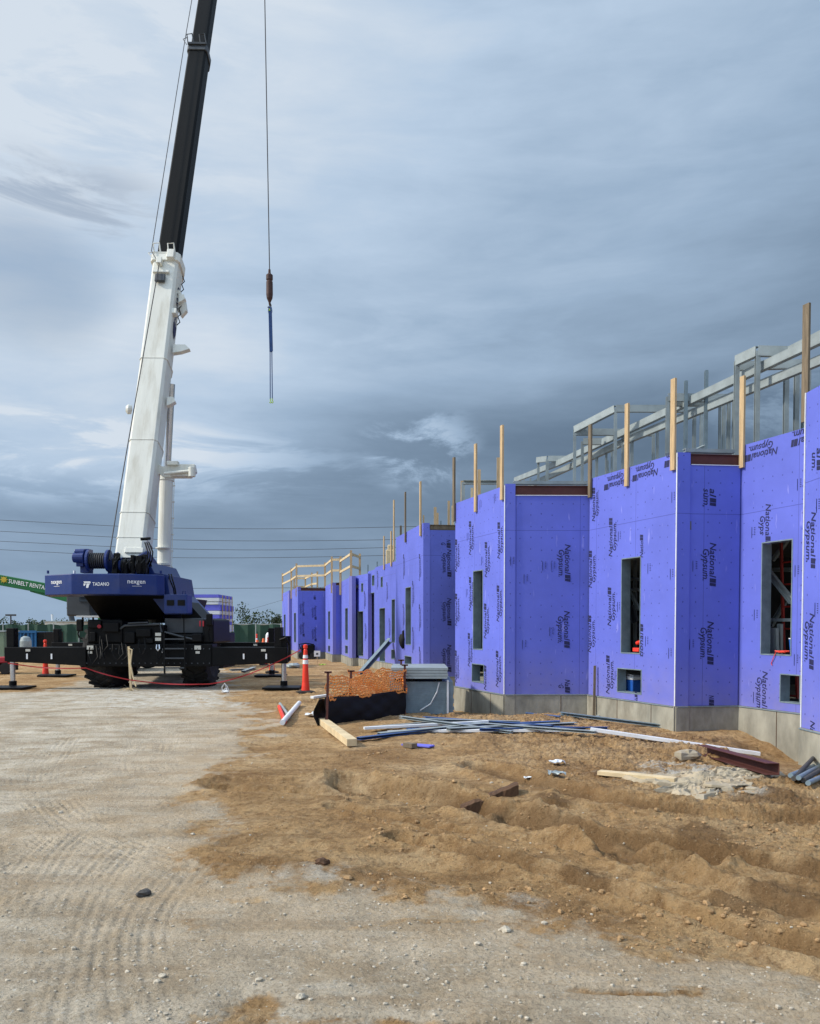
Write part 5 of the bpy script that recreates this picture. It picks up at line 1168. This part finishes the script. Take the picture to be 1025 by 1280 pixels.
lay(350,882,362,900,.1,.06,'galv','plastic_pipe','short grey pipe crossing behind the white pipe left of the barrier','pipe','short pipes by the barrier',tube=True)
lay(390,872,412,871,.1,.05,'whiteplain','metal_offcut','white strip on the dirt just left of the orange net','metal strip','loose metal strips')
# bundle of blue and grey steel strips, each its own
S = [(462,915,560,906,'galv'),(448,927,575,912,'bluepipe'),(474,922,600,910,'galv'),(455,917,610,909,'whiteplain'),(520,906,650,902,'galv'),(510,910,625,906,'bluepipe'),(500,906,640,917,'galv'),(530,902,690,912,'bluepipe'),(520,912,700,914,'whiteplain'),(545,909,738,915,'bluepipe'),(590,908,745,918,'galv'),(560,917,720,911,'galv'),(600,916,760,915,'bluepipe'),(486,912,530,916,'whiteplain'),(640,909,700,906,'bluepipe')]
for i, (x0, y0, x1, y1, mt) in enumerate(S):
    lay(x0, y0, x1, y1, .07+.03*(i % 3), .04, mt, 'steel_strip', {'galv': 'long grey steel strip in the loose pile on the dirt', 'bluepipe': 'long dark blue steel strip in the loose pile on the dirt', 'whiteplain': 'long white strip among the blue ones in the loose pile'}[mt], 'steel strip', {'galv': 'grey strips in the pile', 'bluepipe': 'blue strips in the pile', 'whiteplain': 'white strips in the pile'}[mt], lift=.012*(i % 4), chan=(mt != 'whiteplain'))
lay(738,921,950,947,.085,.05,'whiteplain','white_trim','long straight white trim lying across the dirt toward the brown beam','trim')
lay(878,942,966,975,.13,.12,'rust','steel_beam','dark red primed steel beam sunk in the dirt by the white trim','steel beam',chan=True)
lay(749,970,845,976,.12,.045,'timberpale','timber_board','narrow pale board lying across the broken concrete slab','board')
a_ = gpt3(576, 986, .045); b_ = gpt3(647, 993, .03); rr = random.Random(17); m_ = MB(); n = 22
for i in range(n+1):
    t = i/n; c0 = a_.lerp(b_, t); hh_ = .05+rr.uniform(-.004, .004)-.02*(.35 < t < .5); 
    for y_, z_ in ((-.075, -.06), (-.075+rr.uniform(-.008, .008), hh_), (-.03, hh_+.015+rr.uniform(-.006, .006)), (.05, hh_+.01), (.075, hh_-.02), (.075, -.06)):
        m_.v.append((c0.x, c0.y+y_, c0.z+z_))
for i in range(n):
    for j in range(5): k = i*6+j; m_.f.append((k, k+6, k+7, k+1))
m_.f += [tuple(range(6)), tuple(range(n*6+5, n*6-1, -1))]
tag(m_.build('rusty_beam', 'rusty', None, a_), 'rusty brown beam offcut half buried in the churned dirt', 'beam offcut')
lay(505,932,540,934,.16,.02,'purpleboard','board_offcut','small purple board offcut lying face up before the strip pile','board offcut')
lay(507,934,518,936,.10,.06,'timberold','timber_block','short weathered timber block under the purple offcut','timber block')
for k,(x0,y0,x1,y1) in enumerate(((988,978,1030,938),(992,982,1036,944),(998,984,1040,950),(1004,984,1044,958),(1010,986,1050,966))):
    lay(x0, y0, x1, y1, .06, .05, 'darkstone' if k % 2 else 'galvdark', 'steel_pipe', 'one of the dark pipes piled against the wall foot at the right edge', 'pipe', 'dark pipes at the right edge', tube=True, lift=.02)
lay(745,893,748,900,.05,.05,'galv','metal_offcut','short metal offcut at the wall foot','metal offcut','loose metal strips')
lay(700,898,835,911,.10,.05,'galvdark','steel_channel','grey steel channel lying along the concrete foundation of the middle bay','steel channel',chan=True)
lay(640,893,700,902,.03,.03,'bluepipe','steel_rod','thin dark blue rod bent beside the foundation','rod',tube=True)
# thin upright stake against the foundation
a = FB.p(FB.sz(747,895)[0], -.05, .08); tag(MB().beam(a, FB.p(FB.sz(747,832)[0], FB.sz(747,832)[1], .06), .03, .045, up=(1,0,0)).build('thin_stake', 'timberold', None, a), 'thin weathered stake standing upright against the wall foot of the middle bay', 'stake')
# broken concrete slab
r = thing('concrete_rubble', 'spread of broken pale concrete slab in the dirt beside the brown beam', 'rubble', gpt3(890, 975, 0)); rr = random.Random(21)
cc = gpt3(885, 979, 0); m_ = MB(); na, nr_ = 72, 26
ii, jj = np.meshgrid(np.arange(na), np.arange(nr_+1)); tt_ = 2*math.pi*ii/na
ed = .82+.22*np.sin(3*tt_+1)+.13*np.sin(7*tt_+2)+.08*np.sin(13*tt_)+.05*np.sin(23*tt_+1); r_ = ed*jj/nr_
cx_ = (cc.x+np.cos(tt_)*r_*.80).ravel(); cy_ = (cc.y+.15+np.sin(tt_)*r_*.62+.1*np.cos(tt_)).ravel(); jj = jj.ravel()
crk = np.abs(fbm(cx_*3.1, cy_*3.1, 3)); lump = fbm(cx_*5, cy_*5, 5, .65)
cz_ = (.022+lump*.085-.05*(crk < .018))*np.where(jj < nr_-1, 1, .2)-.08*(jj == nr_)+height(cx_, cy_)
m_.v = list(zip(cx_.tolist(), cy_.tolist(), cz_.tolist()))
for j in range(nr_):
    for i in range(na): k = (i+1) % na; m_.f.append((j*na+i, j*na+k, (j+1)*na+k, (j+1)*na+i))
m_.build('crust', 'slabrock', r)
for k in range(20):
    px = rr.uniform(790, 965); py = rr.uniform(962, 998); 
    if py > 985 and px < 860: continue
    q = gpt3(px, py, 0); m_ = MB(); n = rr.randint(5, 8); s_ = rr.uniform(.04, .16); a0_ = rr.random()*6
    poly = [(q.x+math.cos(a0_+2*math.pi*i/n)*s_*rr.uniform(.7, 1.15), q.y+math.sin(a0_+2*math.pi*i/n)*s_*rr.uniform(.7, 1.1), q.z-.02+rr.uniform(0, .02)) for i in range(n)]
    m_.prism(poly, (rr.uniform(-.01, .01), rr.uniform(-.01, .01), rr.uniform(.012, .032))); m_.build('slab_piece', 'slabrock', r, bevel=.008)
# scraps of litter
def scrap(px, py, s_, mt, label, seed):
    q = gpt3(px, py, .015); rr = random.Random(seed); m_ = MB(); n = 7
    for j in range(n):
        for i in range(n): m_.v.append((q.x+(i-n/2)*s_/n*1.3+rr.uniform(-1, 1)*s_*.05, q.y+(j-n/2)*s_/n+rr.uniform(-1, 1)*s_*.05, q.z+rr.uniform(0, .25)*s_))
    for j in range(n-1):
        for i in range(n-1): k = j*n+i; m_.f.append((k, k+1, k+n+1, k+n))
    tag(m_.build('plastic_scrap', mt, None, q, solid=.002), label, 'litter', 'scraps of litter')
scrap(697, 955, .16, 'whiteplain', 'white scrap of plastic film on the dirt near the strip pile', 1); scrap(697, 981, .16, 'galv', 'grey blue crumpled film scrap right of the rusty offcut', 2); scrap(660, 968, .07, 'whiteplain', 'tiny white scrap just above the rusty offcut', 3)
scrap(396, 896, .3, 'whiteplain', 'white crumpled film on dirt at the left foot of the black fabric', 4); scrap(679, 893, .2, 'whiteplain', 'white curled film scrap against the concrete foundation', 5); scrap(404, 832, .25, 'lime', 'pale yellow scrap on the dirt beyond the orange net', 6)

# ---------------------------------------------------------------- trees
def leafcloud(mb, c, rx, ry, rz, n, s, rr):
    for _ in range(n):
        while True:
            x, y, z = rr.uniform(-1, 1), rr.uniform(-1, 1), rr.uniform(-1, 1)
            if x*x+y*y+z*z < 1: break
        p = Vector((c[0]+x*rx, c[1]+y*ry, c[2]+z*rz)); a = Vector((rr.uniform(-1,1), rr.uniform(-1,1), rr.uniform(-1,1))).normalized(); b = a.orthogonal().normalized(); k = s*rr.uniform(.6, 1.3)
        e = len(mb.v); mb.v += [tuple(p+a*k), tuple(p+b*k*.6), tuple(p-a*k*.7), tuple(p-b*k*.6)]; mb.f.append((e, e+1, e+2, e+3))
rr = random.Random(31)
wood = MB()
for (xa_, xb_, Y, h) in ((-60, 100, 230, 3.6), (278, 352, 200, 6.2), (100, 280, 240, 3.0), (352, 1200, 260, 3.4)):
    px = xa_
    while px < xb_:
        x = at(px, 0, Y).x; hh_ = h*rr.uniform(.6, 1.15)*(1 if not 283 < px < 300 else 1.2); leafcloud(wood, (x, Y+rr.uniform(-4, 4), hh_*.5), 1.6, 1.4, hh_*.55, 110, .32, rr); px += rr.uniform(4, 9)
o = wood.build('far_woodland', 'leaf'); o['kind'] = 'stuff'; o['label'] = 'dark line of distant woodland on the horizon'; o['category'] = 'woodland'
q = at(346, 766, 120); tr = thing('tree', 'single dark bushy tree rising above the low shed beside the purple building', 'tree', (q.x, 120, 0))
MB().cyl((q.x, 120, 0), (q.x, 120, 2.4), .16, .08, 8).build('trunk', 'bark', tr)
cm = MB(); 
for _ in range(8): leafcloud(cm, (q.x+rr.uniform(-.5, .5), 120+rr.uniform(-.5, .5), rr.uniform(1.5, q.z-.4)), .5, .5, .5, 120, .12, rr)
cm.build('crown', 'leaf', tr)

# ---------------------------------------------------------------- power lines
Yw = 130
for i, ys in enumerate(((650,657,660,661,659,655),(664,671,674.7,676.2,674.7,671),(676.5,683,686,687.4,684.5,680),(687,694,697,697,694.3,690),(730,734,735.3,735,733,730),(795,776,768,750,735,715))):
    xs_ = (0, 134, 212, 340, 480, 620) if i < 5 else (200, 250, 290, 353, 400, 470)
    pts = [at(x, y, Yw+i*1.5) for x, y in zip(xs_, ys)]
    s0 = pts[0]-(pts[1]-pts[0])*3; s1 = pts[-1]+(pts[-1]-pts[-2])*2
    out = []
    P_ = [s0]+pts+[s1]
    for a in range(len(P_)-1):
        for k in range(4):
            p0 = P_[max(a-1, 0)]; p1 = P_[a]; p2 = P_[a+1]; p3 = P_[min(a+2, len(P_)-1)]; t = k/4
            out.append(.5*((2*p1)+(p2-p0)*t+(2*p0-5*p1+4*p2-p3)*t*t+(3*p1-p0-3*p2+p3)*t*t*t))
    out.append(P_[-1])
    lb = ('uppermost power line crossing behind the crane', 'second power line from the top crossing the sky', 'third power line from the top crossing the sky', 'fourth power line down, lowest of the close set', 'separate power line low over the horizon beside the crane', 'faint low cable slanting up to the purple building')[i]
    tag(MB().tube(out, .035 if i < 5 else .02, 5).build('power_line', 'cable', None, out[0]), lb, 'power line', 'overhead power lines')

# ================================================================ LIGHT AND SKY
SUN_EL = math.radians(38); 
sdir = Vector((-1.0, -.14, 0)).normalized()*math.cos(SUN_EL)+Vector((0, 0, math.sin(SUN_EL)))
sl_ = bpy.data.lights.new('sun', 'SUN'); sl_.energy = 3.7; sl_.angle = math.radians(4); sl_.color = (1, .93, .82)
so = bpy.data.objects.new('sun', sl_); COL.objects.link(so); so.rotation_euler = (-sdir).to_track_quat('-Z', 'Y').to_euler(); so.location = (-20, 0, 30)
wd = bpy.data.worlds.new('World'); scene.world = wd; wd.use_nodes = True; nt = wd.node_tree; N = nt.nodes; L = nt.links
bg = N['Background']; bg.inputs['Strength'].default_value = .1
sky = N.new('ShaderNodeTexSky'); sky.sky_type = 'NISHITA'; sky.sun_disc = False; sky.sun_elevation = SUN_EL; sky.sun_rotation = math.atan2(sdir.x, sdir.y); sky.air_density = 1.2; sky.dust_density = 1.5
tc = N.new('ShaderNodeTexCoord'); sep = N.new('ShaderNodeSeparateXYZ'); L.new(tc.outputs['Generated'], sep.inputs[0])
def mth(op, a, b=None, c=None, clamp=False):
    n = N.new('ShaderNodeMath'); n.operation = op; n.use_clamp = clamp
    for i, q in enumerate((a, b, c)):
        if q is None: continue
        if isinstance(q, (int, float)): n.inputs[i].default_value = q
        else: L.new(q, n.inputs[i])
    return n.outputs[0]
X_, Y_, Z_ = sep.outputs
def noise(scale, stretch, loc=(0,0,0), det=8, ro=.55, rot=(0,0,0), dist=.0):
    mp = N.new('ShaderNodeMapping'); mp.inputs['Scale'].default_value = stretch; mp.inputs['Location'].default_value = loc; mp.inputs['Rotation'].default_value = rot; L.new(tc.outputs['Generated'], mp.inputs[0])
    n = N.new('ShaderNodeTexNoise'); n.inputs['Scale'].default_value = scale; n.inputs['Detail'].default_value = det; n.inputs['Roughness'].default_value = ro; n.inputs['Distortion'].default_value = dist; L.new(mp.outputs[0], n.inputs['Vector']); return n.outputs['Fac']
def mr(f, a, b, c=0., d=1.):
    x = N.new('ShaderNodeMapRange'); x.interpolation_type = 'SMOOTHSTEP'
    for k, v in zip(('From Min', 'From Max', 'To Min', 'To Max'), (a, b, c, d)): x.inputs[k].default_value = v
    L.new(f, x.inputs['Value']); return x.outputs[0]
def blob(px, py, rx, ry):     # soft elliptical region of the sky dome round one direction
    d = ray(px, py).normalized(); 
    a = mth('DIVIDE', mth('SUBTRACT', X_, d.x), rx); b = mth('DIVIDE', mth('SUBTRACT', Z_, d.z), ry)
    return mth('MULTIPLY', mr(mth('ADD', mth('MULTIPLY', a, a), mth('MULTIPLY', b, b)), 0, 1, 1, 0), mth('GREATER_THAN', Y_, 0))
big = noise(1.6, (1, .6, 2.6), (2.3, .4, 1.1), 6, .5, (0, math.radians(-12), 0), .3)
fine = noise(3.2, (1, 1, 5.5), (5, 1, 2), 9, .58, (0, math.radians(-9), 0), .4)
tiny = noise(9, (1, 1, 3.5), (1, 7, 2), 9, .6, (0, math.radians(-7), 0), .3)
v = mth('ADD', mth('MULTIPLY', mth('SUBTRACT', big, .5), .46), mth('MULTIPLY', mth('SUBTRACT', fine, .5), .34))
v = mth('ADD', v, mth('MULTIPLY', mth('SUBTRACT', tiny, .5), .18))
v = mth('ADD', v, mth('ADD', mr(Z_, .04, .32, .36, .58), mr(Z_, .30, .62, 0, .20))); v = mth('ADD', v, mth('MULTIPLY', X_, -.26))
v = mth('ADD', v, mr(Z_, .0, .10, .12, 0))
rag = mr(noise(6, (1, 1, 2.2), (4, 2, 8), 10, .65, (0, math.radians(-25), 0), .5), .46, .60)
rag2 = mr(noise(5, (1, 1, 5), (7, 3, 1), 10, .62, (0, math.radians(-6), 0), .6), .44, .62)
for bl_, k, rg in ((blob(800, 570, .6, .10), -.20, None), (blob(330, 640, .5, .045), -.09, None), (blob(100, 150, .45, .4), .18, None), (blob(60, 110, .26, .17), .12, rag2), (blob(560, 130, .5, .2), -.03, None), (blob(525, 562, .085, .06), .45, rag), (blob(60, 570, .42, .06), .30, rag2), (blob(250, 745, .5, .025), .04, None), (blob(960, 505, .08, .05), .28, rag), (blob(430, 420, .4, .05), .06, rag2), (blob(40, 470, .4, .14), .14, None), (blob(700, 640, .5, .05), .06, None)):
    w_ = mth('MULTIPLY', bl_, k)
    v = mth('ADD', v, mth('MULTIPLY', w_, rg) if rg else w_)
cr_ = N.new('ShaderNodeValToRGB'); e = cr_.color_ramp.elements
def lin(c): return tuple(((x/255+.055)/1.055)**2.4 if x > 10 else x/255/12.92 for x in c)
stops = [(.0, (88, 107, 128)), (.22, (107, 128, 151)), (.42, (131, 153, 177)), (.62, (156, 179, 204)), (.82, (184, 204, 226)), (1.0, (212, 223, 235))]
while len(e) < len(stops): e.new(.5)
for i, (p, c) in enumerate(stops): e[i].position = p; e[i].color = (*lin(c), 1)
L.new(v, cr_.inputs[0])
# fill light added to the unseen sky: brighter overhead, behind and towards the sun
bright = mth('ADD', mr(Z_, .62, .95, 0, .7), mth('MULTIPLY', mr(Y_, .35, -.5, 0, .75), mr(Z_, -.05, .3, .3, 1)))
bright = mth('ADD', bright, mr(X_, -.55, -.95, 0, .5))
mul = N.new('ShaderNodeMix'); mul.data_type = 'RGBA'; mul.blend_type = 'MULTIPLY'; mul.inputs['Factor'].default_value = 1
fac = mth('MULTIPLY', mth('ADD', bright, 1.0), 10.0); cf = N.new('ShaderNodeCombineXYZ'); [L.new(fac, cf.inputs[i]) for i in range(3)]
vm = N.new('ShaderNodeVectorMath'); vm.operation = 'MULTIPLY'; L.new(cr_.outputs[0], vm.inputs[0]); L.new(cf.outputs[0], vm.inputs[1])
gap = mth('MAXIMUM', mth('MULTIPLY', blob(60, 250, .16, .05), rag2), mth('MULTIPLY', blob(30, 350, .10, .08), .8)); _g = mth('MAXIMUM', mth('MULTIPLY', blob(40, 265, .14, .06), mr(noise(5, (1, 1, 3), (3, 1, 9)), .42, .62)), mth('MULTIPLY', blob(20, 370, .08, .05), .5))
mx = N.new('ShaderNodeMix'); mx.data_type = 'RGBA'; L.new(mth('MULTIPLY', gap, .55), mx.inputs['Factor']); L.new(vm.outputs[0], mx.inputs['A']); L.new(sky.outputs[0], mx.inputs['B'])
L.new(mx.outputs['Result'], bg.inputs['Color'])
vs = scene.view_settings; scene.display_settings.display_device = 'sRGB'; vs.view_transform = 'Standard'; vs.look = 'None'; vs.exposure = 0; vs.gamma = 1
